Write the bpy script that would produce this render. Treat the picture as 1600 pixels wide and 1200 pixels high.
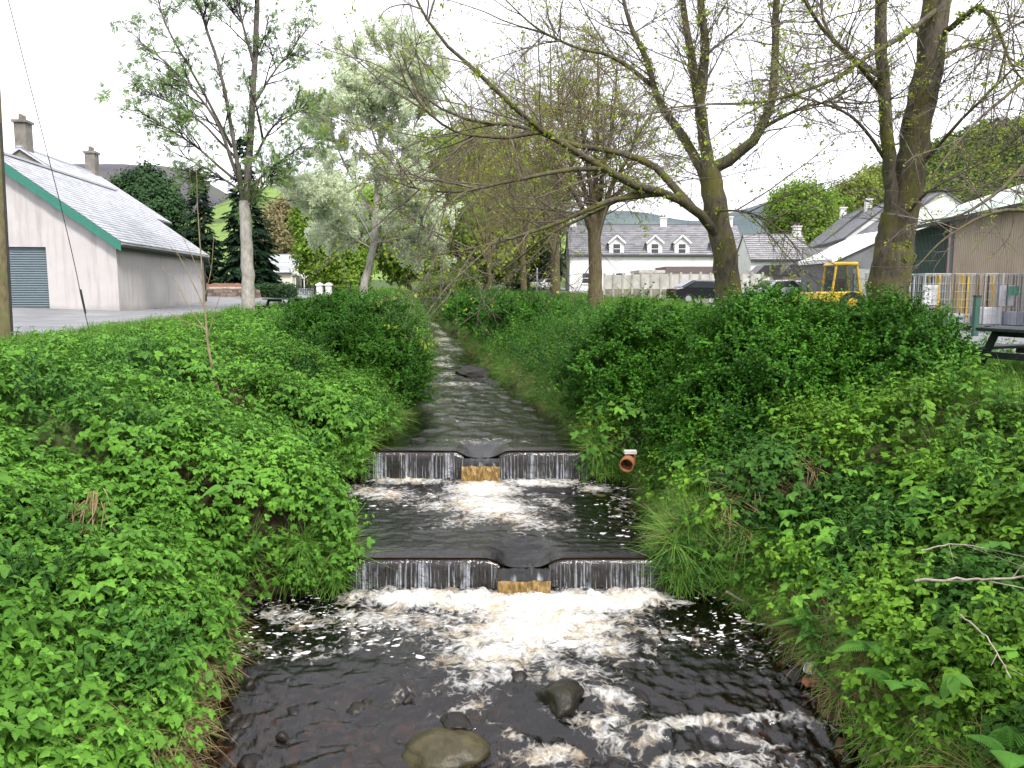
import bpy, math, random
import numpy as np
from mathutils import Matrix, Vector, Euler

# ------------------------------------------------------------------ clearing
for o in list(bpy.data.objects):
    bpy.data.objects.remove(o)
SC = bpy.context.scene
COL = SC.collection
R = math.radians
rng = np.random.default_rng(7)
random.seed(7)

# ------------------------------------------------------------------ camera, sky, sun, exposure
FPX = 1244.0                      # focal length in pixels of the 1600 px wide photograph
TILT = math.atan(150 / FPX)       # the horizon lies 150 px above the centre
CAMZ = 3.9                        # metres above the lower pool
cam_d = bpy.data.cameras.new('camera')
cam_d.sensor_width = 36
cam_d.lens = FPX / 1600 * 36
cam_d.clip_start = 0.05
cam_d.clip_end = 6000
cam = bpy.data.objects.new('camera', cam_d)
COL.objects.link(cam)
cam.location = (0, 0, CAMZ)
cam.rotation_euler = (math.pi / 2 - TILT, 0, 0)
SC.camera = cam

SUN_EL, SUN_AZ = R(50), R(148)    # azimuth clockwise from +Y: the light comes from behind and to the right
w = bpy.data.worlds.new('World')
SC.world = w
w.use_nodes = True
wn, wl = w.node_tree.nodes, w.node_tree.links
wn.clear()
w_out = wn.new('ShaderNodeOutputWorld')
w_bg = wn.new('ShaderNodeBackground')
w_sky = wn.new('ShaderNodeTexSky')
w_sky.sky_type = 'NISHITA'
w_sky.sun_disc = False
w_sky.sun_elevation = SUN_EL
w_sky.sun_rotation = SUN_AZ
w_sky.dust_density = 4.0
w_sky.air_density = 1.0
# a closed, thin overcast: cloud cover hides nearly all of the blue
w_tc = wn.new('ShaderNodeTexCoord')
w_no = wn.new('ShaderNodeTexNoise')
w_no.inputs['Scale'].default_value = 2.2
w_no.inputs['Detail'].default_value = 5
w_rp = wn.new('ShaderNodeValToRGB')
w_rp.color_ramp.elements[0].position = 0.3
w_rp.color_ramp.elements[0].color = (10.2, 10.2, 11.4, 1)
w_rp.color_ramp.elements[1].position = 0.7
w_rp.color_ramp.elements[1].color = (13.0, 12.9, 13.4, 1)
w_mx = wn.new('ShaderNodeMix')
w_mx.data_type = 'RGBA'
w_mx.inputs[0].default_value = 0.9
wl.new(w_tc.outputs['Generated'], w_no.inputs['Vector'])
wl.new(w_no.outputs['Fac'], w_rp.inputs['Fac'])
wl.new(w_sky.outputs['Color'], w_mx.inputs[6])
wl.new(w_rp.outputs['Color'], w_mx.inputs[7])
wl.new(w_mx.outputs[2], w_bg.inputs['Color'])
w_bg.inputs['Strength'].default_value = 0.052
wl.new(w_bg.outputs['Background'], w_out.inputs['Surface'])

sun_d = bpy.data.lights.new('sun', 'SUN')
sun_d.energy = 1.5
sun_d.angle = R(10)
sun_d.color = (1.0, 0.96, 0.9)
sun = bpy.data.objects.new('sun', sun_d)
COL.objects.link(sun)
sun.location = (20, -30, 60)
_sd = Vector((math.sin(SUN_AZ) * math.cos(SUN_EL), math.cos(SUN_AZ) * math.cos(SUN_EL), math.sin(SUN_EL)))
sun.rotation_euler = (-_sd).to_track_quat('-Z', 'Y').to_euler()

SC.view_settings.view_transform = 'Standard'
SC.view_settings.look = 'None'
SC.view_settings.gamma = 1
SC.view_settings.use_curve_mapping = False
SC.view_settings.exposure = 1.68
SC.render.engine = 'CYCLES'
cy = SC.cycles
cy.max_bounces = 4
cy.use_light_tree = False
cy.diffuse_bounces = 2
cy.glossy_bounces = 2
cy.transmission_bounces = 4
cy.transparent_max_bounces = 8
cy.caustics_reflective = False
cy.caustics_refractive = False
cy.use_denoising = True
cy.use_adaptive_sampling = True
cy.adaptive_threshold = 0.02

# ------------------------------------------------------------------ photograph geometry -> metres
_F = np.array([0, math.cos(TILT), -math.sin(TILT)])
_U = np.array([0, math.sin(TILT), math.cos(TILT)])


def ray(px, py):
    return np.array([1.0, 0, 0]) * ((px - 800) / FPX) + _U * ((600 - py) / FPX) + _F


def at(px, py, Y):
    """the point at forward distance Y that the photograph shows at (px, py)"""
    d = ray(px, py)
    return np.array([0, 0, CAMZ]) + d * (Y / d[1])


def onz(px, py, z):
    d = ray(px, py)
    return np.array([0, 0, CAMZ]) + d * ((z - CAMZ) / d[2])


def proj(P):
    """world -> photograph pixels, for measuring where things lie"""
    P = np.asarray(P, float) - np.array([0, 0, CAMZ])
    dz = P @ _F
    return 800 + FPX * P[..., 0] / dz, 600 - FPX * (P @ _U) / dz


# ------------------------------------------------------------------ noise
_perm = np.random.default_rng(3).permutation(512)
_perm = np.concatenate([_perm, _perm, _perm])
_grad = np.random.default_rng(4).normal(size=(512, 3))
_grad /= np.linalg.norm(_grad, axis=1)[:, None]


def noise3(x, y, z=0.0):
    x, y, z = np.broadcast_arrays(np.asarray(x, float), np.asarray(y, float), np.asarray(z, float))
    xi, yi, zi = np.floor(x).astype(int), np.floor(y).astype(int), np.floor(z).astype(int)
    xf, yf, zf = x - xi, y - yi, z - zi
    u, v, s = [t * t * t * (t * (t * 6 - 15) + 10) for t in (xf, yf, zf)]
    out = np.zeros(x.shape)
    for dx in (0, 1):
        for dy in (0, 1):
            for dz in (0, 1):
                h = _perm[(_perm[(_perm[(xi + dx) & 511] + yi + dy) & 511] + zi + dz) & 511]
                g = _grad[h]
                d = g[..., 0] * (xf - dx) + g[..., 1] * (yf - dy) + g[..., 2] * (zf - dz)
                out += d * (u if dx else 1 - u) * (v if dy else 1 - v) * (s if dz else 1 - s)
    return out


def fbm(x, y, z=0.0, octaves=4, gain=0.5):
    s, a, f = 0, 1.0, 1.0
    for k in range(octaves):
        s = s + a * noise3(np.asarray(x) * f + 17.1 * k, np.asarray(y) * f - 9.3 * k, np.asarray(z) * f + 3.7 * k)
        a *= gain
        f *= 2.03
    return s


def sstep(a, b, x):
    t = np.clip((np.asarray(x, float) - a) / (b - a), 0, 1)
    return t * t * (3 - 2 * t)


# ------------------------------------------------------------------ objects
def tag(o, label=None, cat=None, group=None, kind=None):
    if label: o['label'] = label
    if cat: o['category'] = cat
    if group: o['group'] = group
    if kind: o['kind'] = kind
    return o


def empty(name, loc, rz=0.0):
    o = bpy.data.objects.new(name, None)
    o.empty_display_size = 0.2
    COL.objects.link(o)
    o.location = [float(v) for v in loc]
    o.rotation_euler = (0, 0, rz)
    return o


def mesh_np(name, V, F, smooth=False):
    """V (n,3); F a list of index arrays, each (m,k)"""
    me = bpy.data.meshes.new(name)
    V = np.ascontiguousarray(V, np.float32)
    if isinstance(F, np.ndarray): F = [F]
    F = [np.asarray(f, np.int32) for f in F if len(f)]
    me.vertices.add(len(V))
    me.vertices.foreach_set('co', V.ravel())
    loops = np.concatenate([f.ravel() for f in F])
    sizes = np.concatenate([np.full(len(f), f.shape[1], np.int32) for f in F])
    starts = np.concatenate([[0], np.cumsum(sizes)[:-1]]).astype(np.int32)
    me.loops.add(len(loops))
    me.loops.foreach_set('vertex_index', loops)
    me.polygons.add(len(sizes))
    me.polygons.foreach_set('loop_start', starts)
    me.polygons.foreach_set('loop_total', sizes)
    if smooth:
        me.polygons.foreach_set('use_smooth', np.ones(len(sizes), bool))
    me.update(calc_edges=True)
    return me


def add_attr(me, name, vals):
    a = me.attributes.new(name, 'FLOAT', 'POINT')
    a.data.foreach_set('value', np.ascontiguousarray(vals, np.float32).ravel())


def obj(name, me, mat=None, parent=None, world=False):
    """link one mesh object; with world=True its vertices are in world space and move into the parent's frame"""
    o = bpy.data.objects.new(name, me)
    COL.objects.link(o)
    if mat is not None and len(me.materials) == 0:
        me.materials.append(mat)
    if parent is not None:
        o.parent = parent
        if world:
            off = Vector((0, 0, 0))
            p = parent
            while p is not None:
                off += p.location
                p = p.parent
            o.location = -off
    return o


def copy_tree(o, parent=None):
    c = o.copy()
    COL.objects.link(c)
    c.parent = parent
    for ch in list(o.children):
        copy_tree(ch, c)
    return c


class MB:
    """collects simple solids into one mesh"""
    def __init__(s):
        s.v, s.f = [], []

    def add(s, V, F):
        b = len(s.v)
        s.v.extend([tuple(float(c) for c in p) for p in V])
        s.f.extend([tuple(i + b for i in f) for f in F])
        return s

    def box(s, lo, hi, M=None):
        x0, y0, z0 = lo
        x1, y1, z1 = hi
        V = [(x0, y0, z0), (x1, y0, z0), (x1, y1, z0), (x0, y1, z0), (x0, y0, z1), (x1, y0, z1), (x1, y1, z1), (x0, y1, z1)]
        if M is not None: V = [M @ Vector(p) for p in V]
        return s.add(V, [(3, 2, 1, 0), (4, 5, 6, 7), (0, 1, 5, 4), (1, 2, 6, 5), (2, 3, 7, 6), (3, 0, 4, 7)])

    def bar(s, a, b, wd, ht=None, up=(0, 0, 1)):
        """a rectangular bar from a to b"""
        a, b = Vector(a), Vector(b)
        ht = wd if ht is None else ht
        d = (b - a).normalized()
        u = Vector(up)
        if abs(d.dot(u)) > 0.98: u = Vector((1, 0, 0))
        sx = d.cross(u).normalized()
        sz = sx.cross(d).normalized()
        V = []
        for p in (a, b):
            for i, j in ((-1, -1), (1, -1), (1, 1), (-1, 1)):
                V.append(p + sx * (i * wd / 2) + sz * (j * ht / 2))
        return s.add(V, [(3, 2, 1, 0), (4, 5, 6, 7), (0, 1, 5, 4), (1, 2, 6, 5), (2, 3, 7, 6), (3, 0, 4, 7)])

    def cyl(s, a, b, r0, r1=None, n=10, cap=True):
        a, b = Vector(a), Vector(b)
        r1 = r0 if r1 is None else r1
        d = (b - a).normalized()
        u = Vector((0, 0, 1)) if abs(d.z) < 0.9 else Vector((1, 0, 0))
        x = d.cross(u).normalized()
        y = d.cross(x).normalized()
        V, F = [], []
        for p, r in ((a, r0), (b, r1)):
            for i in range(n):
                t = 2 * math.pi * i / n
                V.append(p + x * (r * math.cos(t)) + y * (r * math.sin(t)))
        for i in range(n):
            j = (i + 1) % n
            F.append((i, i + n, j + n, j))
        if cap:
            F.append(tuple(range(n)))
            F.append(tuple(range(2 * n - 1, n - 1, -1)))
        return s.add(V, F)

    def prism(s, poly, y0, y1, axis='y'):
        """poly: list of (x,z) in a vertical plane, extruded along y (or (y,z) along x, or (x,y) along z)"""
        n = len(poly)
        mk = {'y': lambda p, t: (p[0], t, p[1]), 'x': lambda p, t: (t, p[0], p[1]), 'z': lambda p, t: (p[0], p[1], t)}[axis]
        V = [mk(p, y0) for p in poly] + [mk(p, y1) for p in poly]
        F = [tuple(range(n)), tuple(range(2 * n - 1, n - 1, -1))]
        F += [(i, i + n, (i + 1) % n + n, (i + 1) % n) for i in range(n)]
        return s.add(V, F)

    def mesh(s, name, smooth=False):
        me = bpy.data.meshes.new(name)
        me.from_pydata(s.v, [], s.f)
        if smooth:
            me.polygons.foreach_set('use_smooth', np.ones(len(me.polygons), bool))
        me.update()
        import bmesh
        bm = bmesh.new()
        bm.from_mesh(me)
        bmesh.ops.recalc_face_normals(bm, faces=bm.faces)
        bm.to_mesh(me)
        bm.free()
        return me

    def build(s, name, mat, parent=None, smooth=False, world=False, bevel=0.0):
        o = obj(name, s.mesh(name, smooth), mat, parent, world)
        if bevel:
            m = o.modifiers.new('bevel', 'BEVEL')
            m.width = bevel
            m.segments = 2
            m.limit_method = 'ANGLE'
        return o


def grid_faces(nu, nv):
    """faces of an (nu, nv) vertex grid stored row-major"""
    i, j = np.meshgrid(np.arange(nu - 1), np.arange(nv - 1), indexing='ij')
    a = (i * nv + j).ravel()
    return np.stack([a, a + nv, a + nv + 1, a + 1], 1)


class Tubes:
    """many tapered tubes in one mesh"""
    def __init__(s):
        s.groups = {}

    def add(s, P, Rr, k=5):
        """P (m,n,3), Rr (m,n)"""
        P, Rr = np.asarray(P, float), np.asarray(Rr, float)
        if P.ndim == 2: P, Rr = P[None], Rr[None]
        if len(P): s.groups.setdefault((P.shape[1], k), []).append((P, Rr))

    def mesh(s, name):
        Vs, Fs, base = [], [], 0
        for (n, k), L in s.groups.items():
            P = np.concatenate([a for a, _ in L])
            Rr = np.concatenate([b for _, b in L])
            m = len(P)
            T = np.gradient(P, axis=1)
            T /= np.linalg.norm(T, axis=2)[..., None] + 1e-9
            d = P[:, -1] - P[:, 0]
            d /= np.linalg.norm(d, axis=1)[:, None] + 1e-9
            ref = np.where(np.abs(d[:, 2:3]) > 0.8, np.array([[1.0, 0.13, 0]]), np.array([[0, 0.1, 1.0]]))
            ref = np.cross(d, ref)
            ref /= np.linalg.norm(ref, axis=1)[:, None] + 1e-9
            ref = np.repeat(ref[:, None], n, 1)
            u = ref - (ref * T).sum(2, keepdims=True) * T
            u /= np.linalg.norm(u, axis=2)[..., None] + 1e-9
            v = np.cross(T, u)
            ang = np.arange(k) * 2 * math.pi / k
            V = P[:, :, None] + Rr[:, :, None, None] * (u[:, :, None] * np.cos(ang)[:, None] + v[:, :, None] * np.sin(ang)[:, None])
            Vs.append(V.reshape(-1, 3))
            a = np.arange(k)
            i = np.arange(n - 1)
            q = np.stack([i[:, None] * k + a, i[:, None] * k + (a + 1) % k, (i[:, None] + 1) * k + (a + 1) % k, (i[:, None] + 1) * k + a], -1).reshape(-1, 4)
            F = (q[None] + (np.arange(m) * n * k)[:, None, None]).reshape(-1, 4) + base
            Fs.append(F)
            base += m * n * k
        return mesh_np(name, np.concatenate(Vs), np.concatenate(Fs), smooth=True)


def catmull(pts, n):
    p = np.asarray(pts, float)
    p = np.vstack([2 * p[0] - p[1], p, 2 * p[-1] - p[-2]])
    seg = len(p) - 3
    t = np.linspace(0, seg - 1e-6, n)
    i = t.astype(int)
    f = (t - i)[:, None]
    a, b, c, d = p[i], p[i + 1], p[i + 2], p[i + 3]
    return 0.5 * (2 * b + (c - a) * f + (2 * a - 5 * b + 4 * c - d) * f ** 2 + (3 * b - a - 3 * c + d) * f ** 3)


# ------------------------------------------------------------------ materials
MATS = {}


class NT:
    def __init__(s, name):
        s.m = bpy.data.materials.new(name)
        s.m.use_nodes = True
        s.n, s.l = s.m.node_tree.nodes, s.m.node_tree.links
        s.n.clear()
        s.out = s.n.new('ShaderNodeOutputMaterial')

    def node(s, t, **kw):
        nd = s.n.new(t)
        for k, v in kw.items():
            if k.startswith('i_'):
                nd.inputs[k[2:].replace('_', ' ')].default_value = v
            else:
                setattr(nd, k, v)
        return nd

    def link(s, a, b):
        s.l.new(a, b)

    def coord(s, kind='Object', scale=(1, 1, 1)):
        tc = s.node('ShaderNodeTexCoord')
        mp = s.node('ShaderNodeMapping')
        mp.inputs['Scale'].default_value = scale
        s.link(tc.outputs[kind], mp.inputs['Vector'])
        return mp.outputs['Vector']

    def pos(s, scale=(1, 1, 1)):
        g = s.node('ShaderNodeNewGeometry')
        mp = s.node('ShaderNodeMapping')
        mp.inputs['Scale'].default_value = scale
        s.link(g.outputs['Position'], mp.inputs['Vector'])
        return mp.outputs['Vector']

    def noise(s, vec, scale, detail=4, rough=0.55, dist=0.0):
        nd = s.node('ShaderNodeTexNoise')
        nd.inputs['Scale'].default_value = scale
        nd.inputs['Detail'].default_value = detail
        nd.inputs['Roughness'].default_value = rough
        nd.inputs['Distortion'].default_value = dist
        s.link(vec, nd.inputs['Vector'])
        return nd.outputs['Fac']

    def ramp(s, fac, stops):
        nd = s.node('ShaderNodeValToRGB')
        cr = nd.color_ramp
        while len(cr.elements) < len(stops): cr.elements.new(0.5)
        for e, (p, c) in zip(cr.elements, stops):
            e.position = p
            e.color = (*c, 1) if not isinstance(c, (int, float)) else (c, c, c, 1)
        s.link(fac, nd.inputs['Fac'])
        return nd.outputs['Color']

    def mix(s, fac, a, b, mode='MIX'):
        nd = s.node('ShaderNodeMix', data_type='RGBA', blend_type=mode)
        for sock, v in ((nd.inputs[0], fac), (nd.inputs[6], a), (nd.inputs[7], b)):
            if isinstance(v, (int, float)): sock.default_value = v if sock.type == 'VALUE' else (v, v, v, 1)
            elif isinstance(v, tuple): sock.default_value = (*v, 1)
            else: s.link(v, sock)
        return nd.outputs[2]

    def math(s, op, a, b=0.0, c=None):
        nd = s.node('ShaderNodeMath', operation=op)
        for i, v in enumerate((a, b, c)):
            if v is None: continue
            if isinstance(v, (int, float)): nd.inputs[i].default_value = v
            else: s.link(v, nd.inputs[i])
        return nd.outputs[0]

    def bump(s, h, strength=0.3, dist=0.02):
        nd = s.node('ShaderNodeBump')
        nd.inputs['Strength'].default_value = strength
        nd.inputs['Distance'].default_value = dist
        s.link(h, nd.inputs['Height'])
        return nd.outputs['Normal']

    def attr(s, name):
        return s.node('ShaderNodeAttribute', attribute_name=name).outputs['Fac']

    def principled(s, color, rough=0.6, normal=None, spec=0.4, metallic=0.0):
        p = s.node('ShaderNodeBsdfPrincipled')
        if isinstance(color, tuple): p.inputs['Base Color'].default_value = (*color, 1)
        else: s.link(color, p.inputs['Base Color'])
        if isinstance(rough, (int, float)): p.inputs['Roughness'].default_value = rough
        else: s.link(rough, p.inputs['Roughness'])
        p.inputs['Specular IOR Level'].default_value = spec
        p.inputs['Metallic'].default_value = metallic
        if normal is not None: s.link(normal, p.inputs['Normal'])
        return p.outputs['BSDF']

    def done(s, sh):
        s.link(sh, s.out.inputs['Surface'])
        MATS[s.m.name] = s.m
        return s.m


def simple(name, col, rough=0.6, var=0.18, scale=6.0, bump=0.15, spec=0.35, metallic=0.0, dirt=None):
    """a painted or plain surface: broad and fine colour variation, light relief, optional dirt colour"""
    t = NT(name)
    v = t.pos()
    n1 = t.noise(v, scale, 5)
    n2 = t.noise(v, scale * 9, 3)
    lo = tuple(max(0, c * (1 - var)) for c in col)
    hi = tuple(min(1, c * (1 + var)) for c in col)
    c = t.ramp(n1, [(0.3, lo), (0.7, hi)])
    c = t.mix(0.25, c, t.ramp(n2, [(0.3, lo), (0.7, hi)]))
    if dirt:
        n3 = t.noise(v, scale * 0.6, 6, 0.65)
        c = t.mix(t.ramp(n3, [(0.48, 0.0), (0.72, 0.75)]), c, dirt)
    return t.done(t.principled(c, rough, t.bump(n2, bump, 0.01), spec, metallic))


def leaf_mat(name, dark, light, trans=0.3, rough=0.45, patch=0.7, spec=0.35, tip=None):
    """leaf: colour differs from leaf to leaf (attribute lv), from sprig to sprig and in broad patches"""
    t = NT(name)
    oi = t.node('ShaderNodeObjectInfo').outputs['Random']
    lv = t.attr('lv')
    pn = t.noise(t.pos(), patch, 2)
    f = t.math('ADD', t.math('MULTIPLY', oi, 0.35), t.math('MULTIPLY', lv, 0.4))
    f = t.math('ADD', f, t.math('MULTIPLY', t.math('SUBTRACT', pn, 0.5), 1.1))
    f = t.math('ADD', f, 0.12)
    st = [(0.0, dark), (1.0, light)]
    if tip: st = [(0.0, dark), (0.75, light), (1.0, tip)]
    c = t.ramp(f, st)
    p = t.principled(c, rough + .1, None, spec * .5)
    tr = t.node('ShaderNodeBsdfTranslucent')
    t.link(t.mix(0.5, c, tuple(min(1, x * 1.5) for x in light)), tr.inputs['Color'])
    mx = t.node('ShaderNodeMixShader')
    mx.inputs[0].default_value = trans
    t.link(p, mx.inputs[1])
    t.link(tr.outputs[0], mx.inputs[2])
    return t.done(mx.outputs[0])


# ------------------------------------------------------------------ instanced foliage (one object, countless leaves)
def scatter(name, proto, pts, rots, scls, parent=None):
    """one object of many copies of proto's geometry; points in world space"""
    pts = np.asarray(pts, np.float32)
    if len(pts) == 0: pts, rots, scls = np.zeros((1, 3), np.float32), np.zeros((1, 3)), np.zeros(1)
    me = bpy.data.meshes.new(name)
    me.vertices.add(len(pts))
    me.vertices.foreach_set('co', pts.ravel())
    a = me.attributes.new('rot', 'FLOAT_VECTOR', 'POINT')
    a.data.foreach_set('vector', np.ascontiguousarray(rots, np.float32).ravel())
    a = me.attributes.new('scl', 'FLOAT', 'POINT')
    a.data.foreach_set('value', np.ascontiguousarray(scls, np.float32).ravel())
    me.update()
    for m in proto.data.materials: me.materials.append(m)
    o = obj(name, me, None, parent, world=True)
    key = 'scatter_' + proto.name
    g = bpy.data.node_groups.get(key)
    if g is None:
        g = bpy.data.node_groups.new(key, 'GeometryNodeTree')
        g.interface.new_socket('Geometry', in_out='INPUT', socket_type='NodeSocketGeometry')
        g.interface.new_socket('Geometry', in_out='OUTPUT', socket_type='NodeSocketGeometry')
        n = g.nodes
        gi, go = n.new('NodeGroupInput'), n.new('NodeGroupOutput')
        iop, oi = n.new('GeometryNodeInstanceOnPoints'), n.new('GeometryNodeObjectInfo')
        oi.inputs['Object'].default_value = proto
        oi.inputs['As Instance'].default_value = False
        ra = n.new('GeometryNodeInputNamedAttribute')
        ra.data_type = 'FLOAT_VECTOR'
        ra.inputs['Name'].default_value = 'rot'
        sa = n.new('GeometryNodeInputNamedAttribute')
        sa.data_type = 'FLOAT'
        sa.inputs['Name'].default_value = 'scl'
        L = g.links.new
        L(gi.outputs[0], iop.inputs['Points'])
        L(oi.outputs['Geometry'], iop.inputs['Instance'])
        L(ra.outputs['Attribute'], iop.inputs['Rotation'])
        L(sa.outputs['Attribute'], iop.inputs['Scale'])
        L(iop.outputs[0], go.inputs[0])
    m = o.modifiers.new('scatter', 'NODES')
    m.node_group = g
    return o


def rot_to(N, spin=None):
    """Euler angles (n,3) that turn local +Z to the directions N with a random spin"""
    N = np.asarray(N, float)
    N = N / (np.linalg.norm(N, axis=1)[:, None] + 1e-9)
    n = len(N)
    spin = rng.uniform(0, 2 * math.pi, n) if spin is None else spin
    theta = np.arccos(np.clip(N[:, 2], -1, 1))
    phi = np.arctan2(N[:, 1], N[:, 0])
    # R = Rz(phi) Ry(theta) Rz(spin)
    cp, sp, ct, st, cs, ss = np.cos(phi), np.sin(phi), np.cos(theta), np.sin(theta), np.cos(spin), np.sin(spin)
    r00 = cp * ct * cs - sp * ss
    r10 = sp * ct * cs + cp * ss
    r20 = -st * cs
    r21 = st * ss
    r22 = ct
    return np.stack([np.arctan2(r21, r22), -np.arcsin(np.clip(r20, -1, 1)), np.arctan2(r10, r00)], 1)

# ================================================================== terrain
YW1, YW2 = 9.89, 14.11                 # the two weirs
ZW1, ZW2 = 0.47, 1.00                  # their crests
W1X = (-2.11, 1.92)
W2X = (-2.64, 1.36)
N1X = (-0.18, 0.49)                    # notches
N2X = (-0.90, -0.21)
LE = np.array([(0, -3.2), (4.5, -2.85), (6.09, -2.8), (6.9, -2.93), (7.87, -3.06), (9.18, -3.45), (9.74, -3.6), (9.93, -2.13), (10.98, -2.45), (12.32, -3.0),
               (13.3, -3.5), (13.85, -3.65), (14.08, -2.66), (15.1, -2.5), (16.5, -2.35), (18.5, -2.4), (21.6, -2.54), (26, -2.84),
               (32.7, -3.5), (49.5, -5.45), (58, -6.6), (70, -7.5), (2000, -7.5)])
RE = np.array([(0, 3.5), (4.5, 3.35), (6.09, 3.25), (7.34, 3.1), (8.8, 3.05), (9.7, 2.8), (9.93, 1.94), (10.98, 2.16), (12.7, 2.2), (14.0, 2.15), (14.1, 1.38),
               (15.4, 1.26), (18.5, 0.75), (22.3, 0.0), (26, -0.74), (31.4, -1.5), (39.4, -2.7), (52.9, -4.7), (58, -6.0), (70, -7.6), (2000, -7.6)])


def wz(Y):
    Y = np.asarray(Y, float)
    lo = -0.26 * (1 - sstep(6.3, 7.9, Y))
    return np.where(Y < YW1, lo, np.where(Y < YW2, ZW1, ZW2 + 0.015 * (Y - YW2)))


def top(X, Y):
    Y = np.asarray(Y, float)
    z = 2.45 + 0.013 * np.clip(Y - 12, 0, 200)
    return z + 0.27 * sstep(-18.2, -21.5, X) * sstep(28, 35, Y)


_GX = np.array([-9, 0, 0.04, 0.12, 0.35, 0.65, 1.0, 99])
_GZ = np.array([0, 0, 0.15, 0.30, 0.52, 0.80, 1.0, 1.0])


def bank_s(X, Y):
    """metres outside the waterline (negative: in the stream)"""
    return np.maximum(np.interp(Y, LE[:, 0], LE[:, 1]) - X, X - np.interp(Y, RE[:, 0], RE[:, 1]))


def terrain(X, Y, rough=True):
    X, Y = np.asarray(X, float), np.asarray(Y, float)
    s = bank_s(X, Y)
    wd = np.where(Y < 14, 4.6, np.interp(Y, [14, 20, 40], [4.6, 3.2, 2.4]))
    t, b = top(X, Y), wz(Y)
    wob = fbm(X * 0.9, Y * 0.9, 1.3, 3) * 0.35
    g = np.interp(s / wd + np.where(s > 0.2, wob * 0.12, 0), _GX, _GZ)
    z = b + (t - b) * g
    bed = b - 0.05 - 0.28 * sstep(0, 0.7, -s) + 0.05 * fbm(X * 3, Y * 3, 5, 3)
    z = np.where(s > 0, z, bed)
    if rough:
        m = sstep(0.1, 0.8, s) * (1 - sstep(5.5, 7.5, s))
        z = z + m * (0.10 * fbm(X * 1.3, Y * 1.3, 0.2, 3))
    far = np.hypot(X, np.maximum(Y, 0))
    return z + 0.02 * np.clip(far - 140, 0, None)


def soil_mat():
    t = NT('soil_and_grass')
    v = t.pos()
    n = t.noise(v, 1.7, 6)
    n2 = t.noise(v, 22, 4)
    g = t.ramp(n2, [(0.3, (0.03, 0.055, 0.012)), (0.7, (0.075, 0.13, 0.03))])
    e = t.ramp(n2, [(0.3, (0.010, 0.007, 0.004)), (0.7, (0.042, 0.026, 0.013))])
    c = t.mix(t.attr('turf'), e, g)
    c = t.mix(t.ramp(n, [(0.35, 0.0), (0.7, 0.45)]), c, (0.03, 0.04, 0.012))
    return t.done(t.principled(c, 0.85, t.bump(n2, 0.6, 0.03), 0.2))


M_soil = soil_mat()
gx = np.concatenate([-np.geomspace(900, 9.2, 60), np.arange(-9, 9.01, 0.13), np.geomspace(9.2, 900, 60)])
gy = np.concatenate([[-300, -100, -40, -15, -5, 0], np.arange(1.5, 17, 0.13), np.geomspace(17.1, 70, 130), np.geomspace(72, 1500, 50)])
GXX, GYY = np.meshgrid(gx, gy, indexing='ij')
GZZ = terrain(GXX, GYY)
me = mesh_np('ground', np.stack([GXX, GYY, GZZ], -1).reshape(-1, 3), grid_faces(len(gx), len(gy)), True)
add_attr(me, 'turf', sstep(1.5, 4.5, bank_s(GXX, GYY)).ravel())
ground = tag(obj('ground', me, M_soil), 'grassy valley floor and stream banks', kind='structure')


# ------------------------------------------------------------------ roads
def asphalt(name, lo, hi):
    t = NT(name)
    v = t.pos()
    n1, n2 = t.noise(v, 0.6, 5), t.noise(v, 60, 3)
    c = t.ramp(n1, [(0.3, lo), (0.7, hi)])
    c = t.mix(0.5, c, t.mix(n2, c, 0.5, 'OVERLAY'))
    return t.done(t.principled(c, 0.8, t.bump(n2, 0.4, 0.01), 0.3))


M_road = asphalt('worn_asphalt', (0.15, 0.155, 0.165), (0.25, 0.255, 0.265))


def road_strip(name, left, right, ys, lift, mat, label):
    """left/right: functions of Y giving the two edges"""
    nx = 9
    V = []
    for y in ys:
        a, b = left(y), right(y)
        xs = np.linspace(a, b, nx)
        V.append(np.stack([xs, np.full(nx, y), top(xs, np.full(nx, y)) + lift], 1))
    me = mesh_np(name, np.concatenate(V), grid_faces(len(ys), nx), True)
    return tag(obj(name, me, mat), label, kind='structure')


ysr = np.concatenate([np.arange(6, 60, 1.0), np.arange(60, 135, 5.0)])
road_strip('lane', lambda y: -30 if y < 36 else np.interp(y, [36, 60, 135], [-18.5, -24, -38]), lambda y: np.interp(y, [0, 23, 44, 60, 135], [-12.6, -12.8, -13.0, -14.5, -26]) + 0.25 * math.sin(y * 1.7), ysr, 0.035, M_road,
           'grey asphalt lane and yard in front of the gabled shed')
road_strip('road', lambda y: np.interp(y, [0, 17, 22, 60, 90, 135], [9.6, 9.9, 10.6, 9.6, 5.0, -3.0]) + 0.12 * math.sin(y * 2.1), lambda y: np.interp(y, [0, 22, 60, 90, 135], [26, 26, 19, 13, 5]), ysr, 0.035, M_road,
           'grey asphalt road and yard beyond the trees')

# ================================================================== weirs
def concrete_mat(name, col, wet=0.35):
    t = NT(name)
    v = t.pos()
    n1, n2 = t.noise(v, 3, 6), t.noise(v, 40, 4)
    st = t.noise(t.pos((9, 9, 0.8)), 3, 4)
    c = t.ramp(n1, [(0.3, tuple(x * 0.55 for x in col)), (0.7, col)])
    c = t.mix(t.ramp(st, [(0.5, 0.0), (0.7, 0.7)]), c, (0.03, 0.035, 0.018))
    return t.done(t.principled(c, wet, t.bump(n2, 0.5, 0.015), 0.5))


M_weir = concrete_mat('wet_dark_concrete', (0.06, 0.062, 0.066))


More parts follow.
